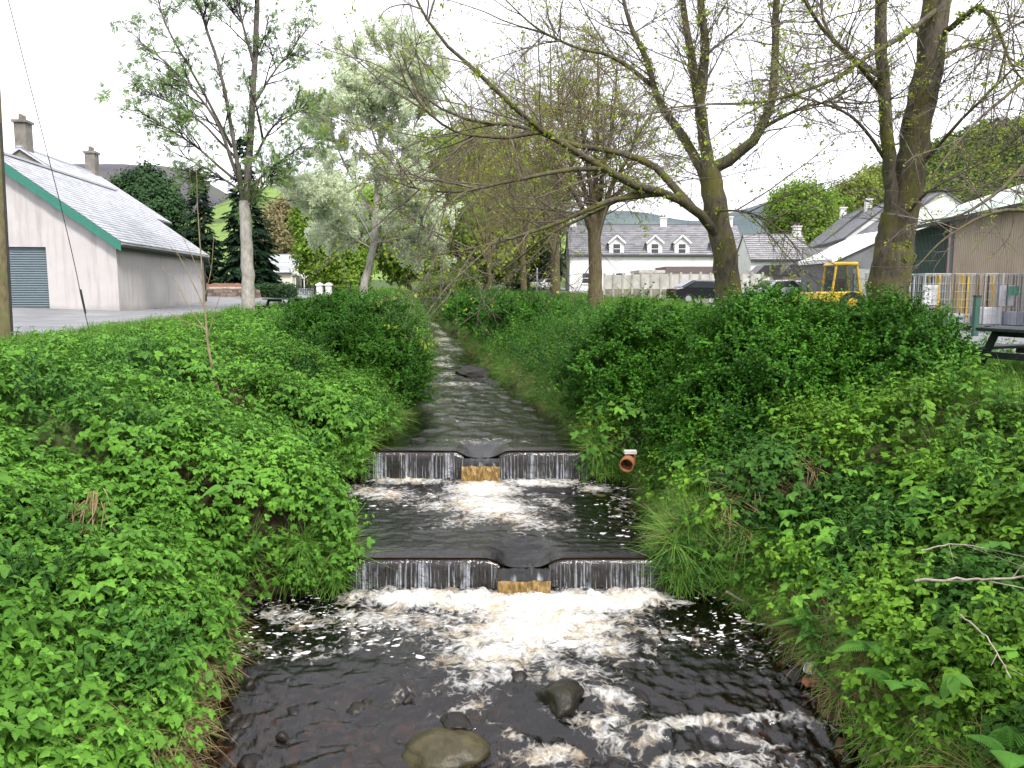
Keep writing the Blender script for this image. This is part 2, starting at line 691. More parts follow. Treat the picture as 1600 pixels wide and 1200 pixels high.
def weir(Y, xr, nx, z0, zc, label):
    e = empty('weir', (xr[0], Y, z0 - 0.5))
    nd = 0.17
    for (a, b) in ((xr[0] - 0.12, nx[0]), (nx[1], xr[1] + 0.12)):
        mb = MB()
        mb.box((a, Y + 0.02, z0 - 0.5), (b, Y + 0.34, zc - 0.10))
        mb.build('concrete_wall', M_weir, e, world=True, bevel=0.025)
    mb = MB()
    mb.box((nx[0] - 0.002, Y + 0.03, z0 - 0.5), (nx[1] + 0.002, Y + 0.33, zc - nd))
    mb.build('notch_sill', M_weir, e, world=True, bevel=0.02)
    return tag(e, label, 'weir')


weir(YW1, W1X, N1X, 0.0, ZW1, 'near low concrete weir with a central notch, closest to the boulders')
weir(YW2, W2X, N2X, ZW1, ZW2, 'upper low concrete weir with a notch, beside the clay pipe')

# ================================================================== water
def water_mat():
    t = NT('peaty_stream_water')
    v = t.pos()
    foam = t.attr('foam')
    streak = t.attr('streak')
    # ripples too fine for the mesh
    r1 = t.noise(t.pos((1.0, 0.55, 1.0)), 16, 4, 0.6, 0.4)
    r2 = t.noise(v, 70, 3)
    h = t.math('ADD', r1, t.math('MULTIPLY', r2, 0.25))
    nrm = t.bump(h, 0.6, 0.018)
    fr = t.node('ShaderNodeFresnel')
    fr.inputs['IOR'].default_value = 1.55
    t.link(nrm, fr.inputs['Normal'])
    tr = t.node('ShaderNodeBsdfTransparent')
    t.link(t.ramp(t.attr('shallow'), [(0.0, (0.20, 0.095, 0.03)), (1.0, (0.75, 0.48, 0.22))]), tr.inputs['Color'])
    gl = t.node('ShaderNodeBsdfGlossy')
    gl.inputs['Roughness'].default_value = 0.04
    gl.inputs['Color'].default_value = (1, 1, 1, 1)
    t.link(nrm, gl.inputs['Normal'])
    m1 = t.node('ShaderNodeMixShader')
    t.link(fr.outputs[0], m1.inputs[0])
    t.link(tr.outputs[0], m1.inputs[1])
    t.link(gl.outputs[0], m1.inputs[2])
    # foam: lace that breaks up where it thins out
    wv = t.node('ShaderNodeVectorMath', operation='ADD')
    wn_ = t.node('ShaderNodeTexNoise')
    wn_.inputs['Scale'].default_value = 4.0
    wn_.inputs['Detail'].default_value = 3
    t.link(v, wn_.inputs['Vector'])
    sc = t.node('ShaderNodeVectorMath', operation='SCALE')
    sc.inputs['Scale'].default_value = 0.22
    t.link(wn_.outputs['Color'], sc.inputs[0])
    t.link(v, wv.inputs[0])
    t.link(sc.outputs[0], wv.inputs[1])
    n1 = t.noise(wv.outputs[0], 6.5, 4, 0.5, 0.9)
    n2 = t.noise(wv.outputs[0], 30, 3, 0.5, 0.2)
    vo = t.node('ShaderNodeTexVoronoi', feature='DISTANCE_TO_EDGE')
    vo.inputs['Scale'].default_value = 11
    vo.inputs['Randomness'].default_value = 1.0
    t.link(wv.outputs[0], vo.inputs['Vector'])
    ridge = t.ramp(vo.outputs['Distance'], [(0.0, 1.0), (0.22, 0.0)])
    ridge = t.math('ADD', t.math('MULTIPLY', ridge, .34), t.math('MULTIPLY', t.math('SUBTRACT', n1, 0.40), 2.6))
    pat = t.math('ADD', t.math('MULTIPLY', ridge, 0.75), t.math('MULTIPLY', t.math('SUBTRACT', n2, 0.5), 0.5))
    fac = t.math('ADD', t.math('MULTIPLY', foam, 1.75), t.math('SUBTRACT', pat, 0.80))
    fac = t.math('MULTIPLY', fac, t.math('MINIMUM', 1.0, t.math('MULTIPLY', foam, 8.0)))
    fac = t.math('MAXIMUM', t.ramp(fac, [(0.0, 0.0), (0.4, 0.45), (0.95, 1.0)]), streak)
    fc = t.ramp(t.noise(v, 3.1, 4), [(0.44, (0.66, 0.65, 0.62)), (0.60, (0.58, 0.52, 0.42)), (0.74, (0.32, 0.22, 0.12))])
    fc = t.mix(t.math('MINIMUM', 1.0, t.math('MULTIPLY', streak, 4.0)), fc, (0.60, 0.64, 0.70))
    fb = t.bump(t.math('ADD', n2, t.math('MULTIPLY', n1, 1.5)), 0.9, 0.05)
    fs = t.principled(fc, 0.55, fb, 0.3)
    m2 = t.node('ShaderNodeMixShader')
    t.link(fac, m2.inputs[0])
    t.link(m1.outputs[0], m2.inputs[1])
    t.link(fs, m2.inputs[2])
    return t.done(m2.outputs[0])


M_water = water_mat()


def blob(px, py, spots):
    """sum of soft ellipses (cx, cy, rx, ry, tilt in degrees, amount)"""
    s = np.zeros(np.shape(px))
    for cx, cy_, rx, ry, a, k in spots:
        c, n = math.cos(R(a)), math.sin(R(a))
        dx, dy = px - cx, py - cy_
        u, v = (dx * c + dy * n) / rx, (-dx * n + dy * c) / ry
        s = np.maximum(s, k * np.exp(-(u * u + v * v)))
    return s


def water_sheet(name, ys, nx, L, Rr, base, disp, foam_spots, label, shallow_w=0.8):
    U = np.linspace(0, 1, nx)
    Y = np.repeat(ys[:, None], nx, 1)
    X = L(ys)[:, None] * (1 - U) + Rr(ys)[:, None] * U
    Z0 = base(X, Y)
    px, py = proj(np.stack([X, Y, Z0], -1))
    foam = blob(px, py, foam_spots)
    Z = Z0 + disp(X, Y, foam)
    me = mesh_np(name, np.stack([X, Y, Z], -1).reshape(-1, 3), grid_faces(len(ys), nx)[:, ::-1], True)
    s = -bank_s(X, Y)
    sh = np.exp(-np.clip(s, 0, None) / shallow_w * 2.2) * 0.9 + 0.12 * sstep(0.5, 0.75, fbm(X * 0.8, Y * 0.8, 4, 2) + 0.5)
    if name == 'stream_water' and ys[0] < 9: sh = np.maximum(sh, 0.75 * sstep(8.0, 6.4, Y) * sstep(0.9, -0.6, X) + 0.5 * sstep(1.8, 2.6, X) * sstep(7.6, 6.8, Y))
    add_attr(me, 'foam', foam.ravel())
    add_attr(me, 'streak', np.zeros(foam.size))
    add_attr(me, 'shallow', sh.ravel())
    return tag(obj(name, me, M_water), label, kind='structure')


def LEf(y, pad): return np.interp(y, LE[:, 0], LE[:, 1]) - pad
def REf(y, pad): return np.interp(y, RE[:, 0], RE[:, 1]) + pad


# ---- lower pool: falls away over stones towards the camera
HUMPS = [(0.42, 7.05, 0.30, 0.28, 0.05), (1.25, 6.75, 0.42, 0.30, 0.16), (0.05, 6.5, 0.25, 0.3, 0.06), (2.0, 7.15, 0.35, 0.2, 0.08), (1.0, 6.25, 0.3, 0.2, 0.10), (-0.5, 6.9, 0.5, 0.3, 0.05),
         (-1.6, 6.6, 0.5, 0.35, 0.04), (0.75, 7.5, 0.5, 0.25, 0.05), (1.9, 6.3, 0.5, 0.25, 0.06)]


def low_base(X, Y):
    z = wz(Y) * np.ones_like(X)
    for hx, hy, rx, ry, h in HUMPS:
        z = z + h * np.exp(-((X - hx) / rx) ** 2 - ((Y - hy) / ry) ** 2)
    return z


def low_disp(X, Y, foam):
    near = sstep(8.4, 6.8, Y)
    d = 0.017 * fbm(X * 2.6, Y * 5.4, 1, 4, .5) * (1 + 1.5 * near)
    d += 0.020 * sstep(8.8, 7.2, Y) * (np.abs(fbm(X * 4.6, Y * 6.5, 21, 2)) - .2) + 0.010 * near * fbm(X * 9, Y * 11, 23, 2)
    d += 0.035 * near * fbm(X * 7.0 - Y * 1.0, Y * 2.6, 8, 3) * sstep(-1.2, 0.4, X)
    d += 0.022 * fbm(X * 5.5 + Y * 2.5, Y * 3.2 - X, 6, 3) * sstep(0.0, 1.0, X)
    boil = sstep(9.2, 9.84, Y) * sstep(W1X[0] - 0.05, W1X[0] + 0.15, X) * sstep(W1X[1] + 0.05, W1X[1] - 0.15, X)
    d += foam * (0.045 + 0.07 * fbm(X * 5.5, Y * 5.5, 3, 4)) + boil * (0.05 + 0.12 * np.abs(fbm(X * 4.2, Y * 4.2, 7, 4)) + .06 * np.exp(-((X - .155) / .45) ** 2) * np.exp(-((Y - 9.55) / .16) ** 2))
    return d


FOAM_LOW = [(560, 940, 55, 14, 0, .55), (650, 941, 95, 13, 0, 1.0), (740, 945, 95, 16, 0, 1.0), (830, 955, 110, 24, 0, 1.0), (920, 947, 105, 19, 0, 1.0), (985, 940, 66, 15, 0, .95), (1050, 942, 45, 9, 8, .5),
            (840, 985, 165, 40, -5, .92), (800, 1018, 130, 36, -10, .74), (910, 1000, 110, 30, 12, .68), (780, 1050, 110, 30, -18, .56), (890, 1050, 100, 26, 10, .50), (680, 975, 120, 26, 0, .52), (700, 1030, 90, 9, -10, .40),
            (590, 968, 120, 20, 4, .56), (470, 968, 130, 30, 10, .42), (560, 1008, 130, 14, -10, .36), (420, 1020, 90, 26, 0, .30), (1010, 985, 90, 22, 16, .40), (1090, 1000, 70, 30, 10, .30), (1180, 1010, 90, 50, 20, .27),
            (955, 1092, 55, 22, 20, .62), (1060, 1130, 100, 12, -4, .60), (1190, 1122, 90, 11, -8, .50), (1120, 1190, 140, 18, 0, .56), (860, 1182, 70, 20, 0, .72), (930, 1140, 80, 24, 30, .52), (1000, 1160, 60, 24, -30, .50), (960, 1120, 50, 20, 40, .5), (1180, 1160, 80, 12, 20, .48), (740, 1105, 70, 16, -20, .36),
            (1340, 1120, 60, 6, 38, .60), (1400, 1185, 40, 8, 45, .60), (800, 1150, 40, 16, 30, .38), (1270, 1130, 60, 10, 10, .42), (640, 1090, 120, 20, -8, .20)]
water_sheet('stream_water', np.linspace(3.0, 9.87, 310), 300, lambda y: LEf(y, .35), lambda y: REf(y, .35), low_base, low_disp, FOAM_LOW,
            'dark peaty water of the lower pool below the near weir', 0.7)


# ---- middle pool
def mid_base(X, Y):
    lip = sstep(YW1 + 0.9, YW1 + 0.05, Y) * np.exp(-((X - (N1X[0] + N1X[1]) / 2) / 0.36) ** 4)
    return ZW1 + 0.012 - 0.022 * sstep(YW1 + 0.30, YW1, Y) ** 2 - 0.13 * lip


def mid_disp(X, Y, foam):
    d = 0.016 * fbm(X * 3.2, Y * 4.6, 2, 4, .55) + 0.006 * fbm(X * 9, Y * 7, 2, 2)
    boil = sstep(13.3, 14.06, Y) * sstep(W2X[0] - 0.05, W2X[0] + 0.15, X) * sstep(W2X[1] + 0.05, W2X[1] - 0.15, X)
    d = d * sstep(YW1, YW1 + 0.5, Y) + foam * (0.02 + 0.05 * fbm(X * 5.5, Y * 5.5, 5, 4)) + boil * 0.07 * np.abs(fbm(X * 5, Y * 5, 9, 3))
    return d


FOAM_MID = [(640, 752, 75, 6, 0, .75), (755, 765, 60, 16, 0, 1.0), (840, 755, 80, 7, 0, .80), (760, 790, 85, 24, 8, .82), (800, 808, 90, 16, 14, .60), (730, 815, 80, 12, -6, .45), (850, 825, 70, 9, -8, .42),
            (600, 772, 70, 15, 6, .60), (530, 770, 60, 14, 4, .44), (930, 764, 40, 9, 0, .58), (975, 790, 40, 34, 20, .30), (690, 790, 60, 14, 0, .50), (860, 785, 50, 10, 20, .45)]
water_sheet('stream_water', np.linspace(YW1 - 0.005, 14.09, 200), 240, lambda y: np.maximum(LEf(y, .3), np.where(y < YW1 + .3, W1X[0], -9)), lambda y: np.minimum(REf(y, .3), np.where(y < YW1 + .3, W1X[1], 9)), mid_base, mid_disp, FOAM_MID,
            'dark water of the middle pool between the two weirs', 0.6)


# ---- upper reach
def up_base(X, Y):
    lip = sstep(YW2 + 0.8, YW2 + 0.05, Y) * np.exp(-((X - (N2X[0] + N2X[1]) / 2) / 0.36) ** 4)
    return wz(np.maximum(Y, YW2)) + 0.012 - 0.022 * sstep(YW2 + 0.30, YW2, Y) ** 2 - 0.13 * lip


def up_disp(X, Y, foam):
    a = np.interp(Y, [14, 16, 20, 60], [0.014, 0.036, 0.06, 0.08])
    return sstep(YW2, YW2 + 0.6, Y) * a * fbm(X * 2.4, Y * 1.9, 3, 4) + 0.05 * foam * fbm(X * 6, Y * 4, 1, 3)


FOAM_UP = [(715, 600, 60, 5, 0, .40), (700, 625, 60, 4, 0, .36), (745, 660, 80, 4, 5, .34), (690, 570, 30, 5, 0, .45), (710, 545, 30, 5, 0, .45), (690, 530, 22, 5, 0, .5),(700, 585, 35, 6, -8, .42), (690, 560, 26, 5, 0, .40), (720, 612, 30, 5, 0, .30), (700, 540, 25, 5, 10, .42), (690, 520, 16, 5, 20, .45), (678, 507, 14, 4, 20, .5), (760, 688, 90, 6, 0, .30), (700, 640, 40, 6, 0, .25)]
water_sheet('stream_water', np.geomspace(YW2 - 0.005, 60, 330), 90, lambda y: np.maximum(LEf(y, .25), np.where(y < YW2 + .3, W2X[0], -99)), lambda y: np.minimum(REf(y, .25), np.where(y < YW2 + .3, W2X[1], 99)), up_base, up_disp, FOAM_UP,
            'rippled upstream water above the upper weir', 0.35)

# ---- water falling over the weirs
def amber_mat():
    t = NT('amber_falling_water')
    st = t.noise(t.pos((9, 9, 2.6)), 2.6, 6, 0.72, 0.5)
    c = t.ramp(st, [(0.32, (0.045, 0.026, 0.007)), (0.5, (0.18, 0.105, 0.022)), (0.62, (0.30, 0.20, 0.06)), (0.74, (0.52, 0.45, 0.32))])
    return t.done(t.principled(c, 0.2, t.bump(st, 0.6, 0.03), 0.5))


M_amber = amber_mat()


def curtain(Y, xr, nx, z0, zc, label):
    g = np.random.default_rng(int(Y * 10))
    e = empty('falling_water', (xr[0], Y - 0.05, z0))
    tag(e, label, 'waterfall')
    for a, b in ((xr[0], nx[0] + 0.02), (nx[1] - 0.02, xr[1])):
        m = int((b - a) / 0.006)
        xs = np.linspace(a, b, m)
        h = np.array([1.0, 0.985, 0.955, 0.91, 0.84, 0.72, 0.55, 0.38, 0.2, 0.0])
        cxn = (nx[0] + nx[1]) / 2
        drop = (zc - 0.010 - 0.13 * np.exp(-((xs - cxn) / .36) ** 4) - z0)[None]
        n1 = 0.8 * noise3(xs * 24, 1.0) + 1.0 * noise3(xs * 60, 4.0) + 0.9 * noise3(xs * 4, 9.0)
        X = xs[None] + 0.006 * noise3(xs[None] * 18, h[:, None] * 3, 2)
        Z = z0 + drop * h[:, None] * np.ones(m)
        out = np.interp(h, [0, .4, .72, .84, .91, .955, .985, 1.0], [.085, .07, .05, .035, .015, -.01, -.04, -.07])[:, None] + 0.016 * n1[None] * (1 - h[:, None] * 0.6)
        V = np.stack([X, Y - out, Z], -1)
        st = np.clip((n1[None] + 0.55 * noise3(xs[None] * 40, h[:, None] * 3.1, 6) + 0.02 - 0.12 * h[:, None]) * 1.6, 0, 0.7) + .035
        st = st * np.interp(h, [0, 0.3, 0.80, 0.92, 1.0], [1.0, 0.85, 0.62, 0.10, 0.0])[:, None]
        me = mesh_np('water_curtain', V.reshape(-1, 3), grid_faces(len(h), m), True)
        add_attr(me, 'foam', np.zeros(V.shape[0] * V.shape[1]))
        add_attr(me, 'streak', st.ravel())
        add_attr(me, 'shallow', np.full(V.shape[0] * V.shape[1], 0.12))
        obj('water_curtain', me, M_water, e, world=True)
    # the notch: a dark smooth tongue that turns over and falls, amber where it thins
    m = 60
    xs = np.linspace(nx[0] - 0.01, nx[1] + 0.01, m)
    k = np.linspace(0, 1, 14)
    fall = zc - 0.16 - z0
    yy = Y + 0.30 - 0.55 * k
    zz = zc - 0.125 - 0.02 * k - (fall * 0.26) * np.clip((k - 0.35) / 0.65, 0, 1) ** 2
    X = np.repeat(xs[None], 14, 0) * 1.0
    cx = (nx[0] + nx[1]) / 2
    X = cx + (X - cx) * np.interp(k, [0, .4, 1], [1.04, 0.98, 0.96])[:, None]
    rip = 0.018 * noise3(xs[None] * 13, k[:, None] * 1.5, 3) + 0.05 * (np.abs((xs[None] - cx) / (nx[1] - nx[0]) * 2) ** 4) * (1 - k[:, None])
    V = np.stack([X, np.repeat(yy[:, None], m, 1), zz[:, None] + rip], -1)
    me = mesh_np('notch_tongue', V.reshape(-1, 3), grid_faces(14, m), True)
    n = 14 * m
    add_attr(me, 'foam', np.zeros(n))
    add_attr(me, 'streak', (np.clip(noise3(X * 22, k[:, None] * 1.5, 5) - 0.22, 0, 1) * 1.3 * k[:, None]).ravel())
    add_attr(me, 'shallow', np.full(n, 0.06))
    obj('notch_tongue', me, M_water, e, world=True)
    ztop, ytop = zz[-1] - 0.004, yy[-1]
    k2 = np.linspace(0, 1, 10)
    V = np.stack([np.repeat(X[-1][None], 10, 0) + 0.008 * noise3(xs[None] * 9, k2[:, None] * 3, 1), ytop - 0.06 * k2[:, None] ** .7 + 0.045 * noise3(xs[None] * 14, k2[:, None] * 2.6, 2),
                  (ztop + rip[-1] + .02 * noise3(xs * 11, 3.3))[None] + (z0 + 0.0 - ztop) * k2[:, None]], -1)
    obj('amber_sheet', mesh_np('amber_sheet', V.reshape(-1, 3), grid_faces(10, m), True), M_amber, e, world=True)
    return e


curtain(YW1, W1X, N1X, 0.0, ZW1, 'thin white streaks of water falling over the near weir with an amber chute')
curtain(YW2, W2X, N2X, ZW1, ZW2, 'thin white streaks of water falling over the upper weir with an amber chute')

# ================================================================== hills
def hill_mat(name, stops, scale, wood=None):
    t = NT(name)
    v = t.pos()
    n = t.noise(v, scale, 6, .6)
    c = t.ramp(n, stops)
    if wood:
        n2 = t.noise(v, scale * 3.1, 5, .6)
        c = t.mix(t.ramp(n2, [(.5, 0.), (.6, .8)]), c, wood)
    return t.done(t.principled(c, .95, t.bump(t.noise(v, scale * 14, 3), .6, 2.0), .1))


def hill(name, ridge, foot_Y, mat, label, back=200, rough=2.0):
    """ridge: [(px, py, Y)]; the slope runs down towards the camera to foot_Y"""
    R_ = catmull([at(*p) for p in ridge], 90)
    t = np.linspace(0, 1, 26)
    V = []
    for k in t:
        f = sstep(0, 1, k) * .5 + k * .5
        P = R_.copy()
        P[:, 1] = foot_Y + (R_[:, 1] - foot_Y) * k
        P[:, 0] = R_[:, 0] * (P[:, 1] / R_[:, 1]) * .5 + R_[:, 0] * .5
        P[:, 2] = 2 + (R_[:, 2] - 2) * f + rough * fbm(P[:, 0] / 25, P[:, 1] / 25, 3, 4) * min(k, 1)
        V.append(P)
    B = V[-1].copy()
    B[:, 1] += back
    B[:, 2] -= 30
    V.append(B)
    V = np.stack(V)
    o = obj(name, mesh_np(name, V.reshape(-1, 3), grid_faces(27, 90), True), mat)
    return tag(o, label, kind='structure'), V


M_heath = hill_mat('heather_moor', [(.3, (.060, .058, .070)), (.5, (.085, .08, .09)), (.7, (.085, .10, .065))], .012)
M_field = hill_mat('pasture', [(.3, (.10, .16, .04)), (.6, (.17, .25, .07)), (.75, (.13, .15, .06))], .02, (.05, .07, .03))
M_wood = hill_mat('wooded_slope', [(.3, (.045, .07, .022)), (.5, (.09, .12, .035)), (.7, (.14, .125, .06))], .03, (.03, .045, .022))
M_blue = hill_mat('haze_blue_slope', [(.3, (.06, .085, .10)), (.6, (.10, .13, .13)), (.75, (.14, .17, .13))], .02)  # distance haze is put into this slope's blue-grey colour

hill('hill', [(-500, 225, 900), (-200, 240, 900), (100, 256, 900), (210, 258, 880), (290, 266, 860), (350, 300, 850), (430, 350, 840), (520, 420, 830)], 300, M_heath, 'purple-grey heather moor on the skyline behind the shed')
_, VF = hill('hill', [(200, 440, 380), (300, 360, 390), (400, 300, 400), (470, 288, 400), (540, 284, 400), (640, 290, 410), (740, 300, 420), (850, 320, 430), (960, 400, 440)], 150, M_field, 'green pasture hill behind the whitebeam tree')
hill('hill', [(600, 430, 620), (760, 350, 640), (900, 330, 650), (1000, 332, 650), (1080, 345, 650), (1170, 325, 640), (1260, 300, 620), (1400, 330, 600), (1500, 420, 590)], 260, M_blue, 'haze-tinted blue-grey wooded hill behind the dormer terrace')
_, VW = hill('hill', [(1150, 450, 330), (1260, 360, 320), (1340, 290, 310), (1440, 238, 300), (1520, 205, 290), (1620, 188, 280), (1800, 150, 270), (2100, 130, 260)], 110, M_wood, 'green wooded hillside above the tan shed')

# ================================================================== building materials
def render_wall(name, col, dirt, amount=.5):
    t = NT(name)
    v = t.pos()
    n1, n2 = t.noise(v, .7, 6, .65), t.noise(v, 30, 3)
    st = t.noise(t.pos((2.5, 2.5, .25)), 1.5, 5, .6)
    c = t.ramp(n1, [(.3, tuple(x * .86 for x in col)), (.7, col)])
    c = t.mix(t.ramp(st, [(.5, 0.), (.75, amount)]), c, dirt)
    sp = t.node('ShaderNodeSeparateXYZ')
    g = t.node('ShaderNodeNewGeometry')
    t.link(g.outputs['Position'], sp.inputs[0])
    # splash stains near the ground
    zz = t.math('ADD', sp.outputs['Z'], t.math('MULTIPLY', n1, .5))
    c = t.mix(t.ramp(t.math('SUBTRACT', zz, 2.4), [(.60, .75), (1.0, 0.)]), c, dirt)
    return t.done(t.principled(c, .85, t.bump(n2, .35, .01), .2))


M_pinkrender = render_wall('pale_pinkish_render', (.50, .475, .47), (.27, .25, .23), .6)
M_whitewash = simple('white_painted_render', (.70, .70, .68), .8, .06, 1.5, .15, .2, dirt=(.52, .51, .48))
M_cream = simple('cream_render', (.72, .70, .58), .8, .08, 1.5, .15, .2)
M_green = simple('green_painted_wood', (.03, .165, .12), .5, .12, 4, .1, .4)
M_slatdoor = simple('grey_blue_steel_slat', (.13, .17, .19), .45, .1, 3, .05, .5)
M_gutter = simple('dark_plastic_gutter', (.03, .03, .035), .4, .1, 5, .05, .4)
M_chimney = simple('stained_chimney_render', (.20, .185, .165), .9, .3, 2.0, .4, .2, dirt=(.09, .085, .075))
M_lead = simple('weathered_pot', (.16, .13, .11), .8)
M_glass = simple('window_glass', (.035, .04, .045), .08, .1, 2, .02, .6)
M_frame = simple('white_window_frame', (.78, .78, .77), .5, .05, 4, .05)
M_fencepost = simple('pale_concrete', (.46, .44, .40), .85, .12, 3, .3, .2, dirt=(.20, .18, .15))
M_fencelow = simple('stained_concrete', (.29, .26, .21), .85, .2, 3, .3, .2, dirt=(.14, .13, .10))
M_tan = simple('tan_sheet_cladding', (.40, .33, .25), .55, .08, 1.2, .1, .35, dirt=(.30, .25, .19))
M_darkgreen = simple('dark_green_sheet', (.018, .055, .042), .5, .15, 2, .1, .4)
M_paleroof = simple('pale_green_roof_sheet', (.42, .50, .45), .6, .1, .8, .1, .3, dirt=(.25, .32, .26))
M_steelred = simple('red_oxide_steel', (.25, .035, .03), .5)
M_steel = simple('galvanised_steel', (.42, .43, .45), .4, .12, 5, .08, .5, metallic=.6)
M_maroon = simple('maroon_board', (.13, .10, .10), .7)
M_greywall = simple('grey_block_wall', (.16, .165, .17), .9, .15, 1.0, .3, .2)
M_black = simple('black_painted_iron', (.012, .012, .014), .45, .2, 6, .1, .4)


def slate_mat(name, lo, hi):
    t = NT(name)
    v = t.pos()
    lv = t.attr('lv')
    n = t.noise(v, 4, 5)
    f = t.math('ADD', t.math('MULTIPLY', lv, .7), t.math('MULTIPLY', n, .4))
    c = t.ramp(f, [(.1, lo), (.95, hi)])
    return t.done(t.principled(c, .38, t.bump(t.noise(v, 30, 3), .4, .008), .5))


M_slate = slate_mat('grey_slate', (.36, .37, .41), (.58, .59, .64))
M_slate_dark = slate_mat('dark_slate', (.075, .075, .085), (.17, .17, .19))


def slates(origin, along, down, L, S, nu, nv, seed=1):
    """overlapping slates on a roof slope: along the ridge (unit), down the slope (unit), L by S metres"""
    g = np.random.default_rng(seed)
    o, a, d = Vector(origin), Vector(along), Vector(down)
    nrm = a.cross(d).normalized()
    if nrm.z < 0: nrm = -nrm
    du, dv = L / nu, S / nv
    V, F, lv = [], [], []
    for j in range(nv):
        for i in range(nu + 1):
            u0 = max(0, (i - (j % 2) * .5) * du) + .004
            u1 = min(L, (i + 1 - (j % 2) * .5) * du) - .004
            if u1 - u0 < .02: continue
            v0, v1 = j * dv - dv * .25, (j + 1) * dv + g.uniform(-.012, .012)
            h0, h1, th = .004, .020 + g.uniform(0, .012), .008
            b = len(V)
            for (u, v_, h) in ((u0, v0, h0), (u1, v0, h0), (u1, v1, h1), (u0, v1, h1)):
                V.append(o + a * u + d * v_ + nrm * (h + th))
            for (u, v_, h) in ((u0, v1, h1 - .012), (u1, v1, h1 - .012)):
                V.append(o + a * u + d * v_ + nrm * h)
            F += [(b, b + 1, b + 2, b + 3), (b + 3, b + 2, b + 5, b + 4)]
            lv += [g.random()] * 6
    me = mesh_np('slates', np.array([tuple(p) for p in V]), np.array(F))
    add_attr(me, 'lv', np.array(lv))
    return me


def plain_attr(o, v=.5):
    add_attr(o.data, 'lv', np.full(len(o.data.vertices), v))
    return o


def window(parent, x, z, wd, ht, y=0.0, mat=None):
    """a sash window in the wall face y: frame, pane, sill"""
    mb = MB()
    t = .07
    mb.box((x - wd / 2, y - .03, z), (x - wd / 2 + t, y + .02, z + ht)).box((x + wd / 2 - t, y - .03, z), (x + wd / 2, y + .02, z + ht))
    mb.box((x - wd / 2 + t, y - .03, z + ht - t), (x + wd / 2 - t, y + .02, z + ht)).box((x - wd / 2 + t, y - .03, z), (x + wd / 2 - t, y + .02, z + t)).box((x - wd / 2 + t, y - .028, z + ht * .5 - .03), (x + wd / 2 - t, y + .018, z + ht * .5 + .03))
    f = mb.build('window', M_frame, parent)
    MB().box((x - wd / 2 + t, y - .012, z + t), (x + wd / 2 - t, y + .015, z + ht - t)).build('pane', M_glass, f)
    MB().box((x - wd / 2 - .08, y - .11, z - .07), (x + wd / 2 + .08, y - .001, z - .002)).build('sill', M_frame, f)
    return f


def chimney(parent, x, y, z0, z1, wx=.8, wy=.6, pots=2, mat=None):
    c = MB().box((x - wx / 2, y - wy / 2, z0), (x + wx / 2, y + wy / 2, z1)).box((x - wx / 2 - .09, y - wy / 2 - .09, z1 - .003), (x + wx / 2 + .09, y + wy / 2 + .09, z1 + .13)).build('chimney', mat or M_chimney, parent)
    for k in range(pots):
        px_ = x + (k - (pots - 1) / 2) * .36
        MB().cyl((px_, y, z1 + .128), (px_, y, z1 + .45), .12, .10, 10).build('chimney_pot', M_lead, c)
    return c


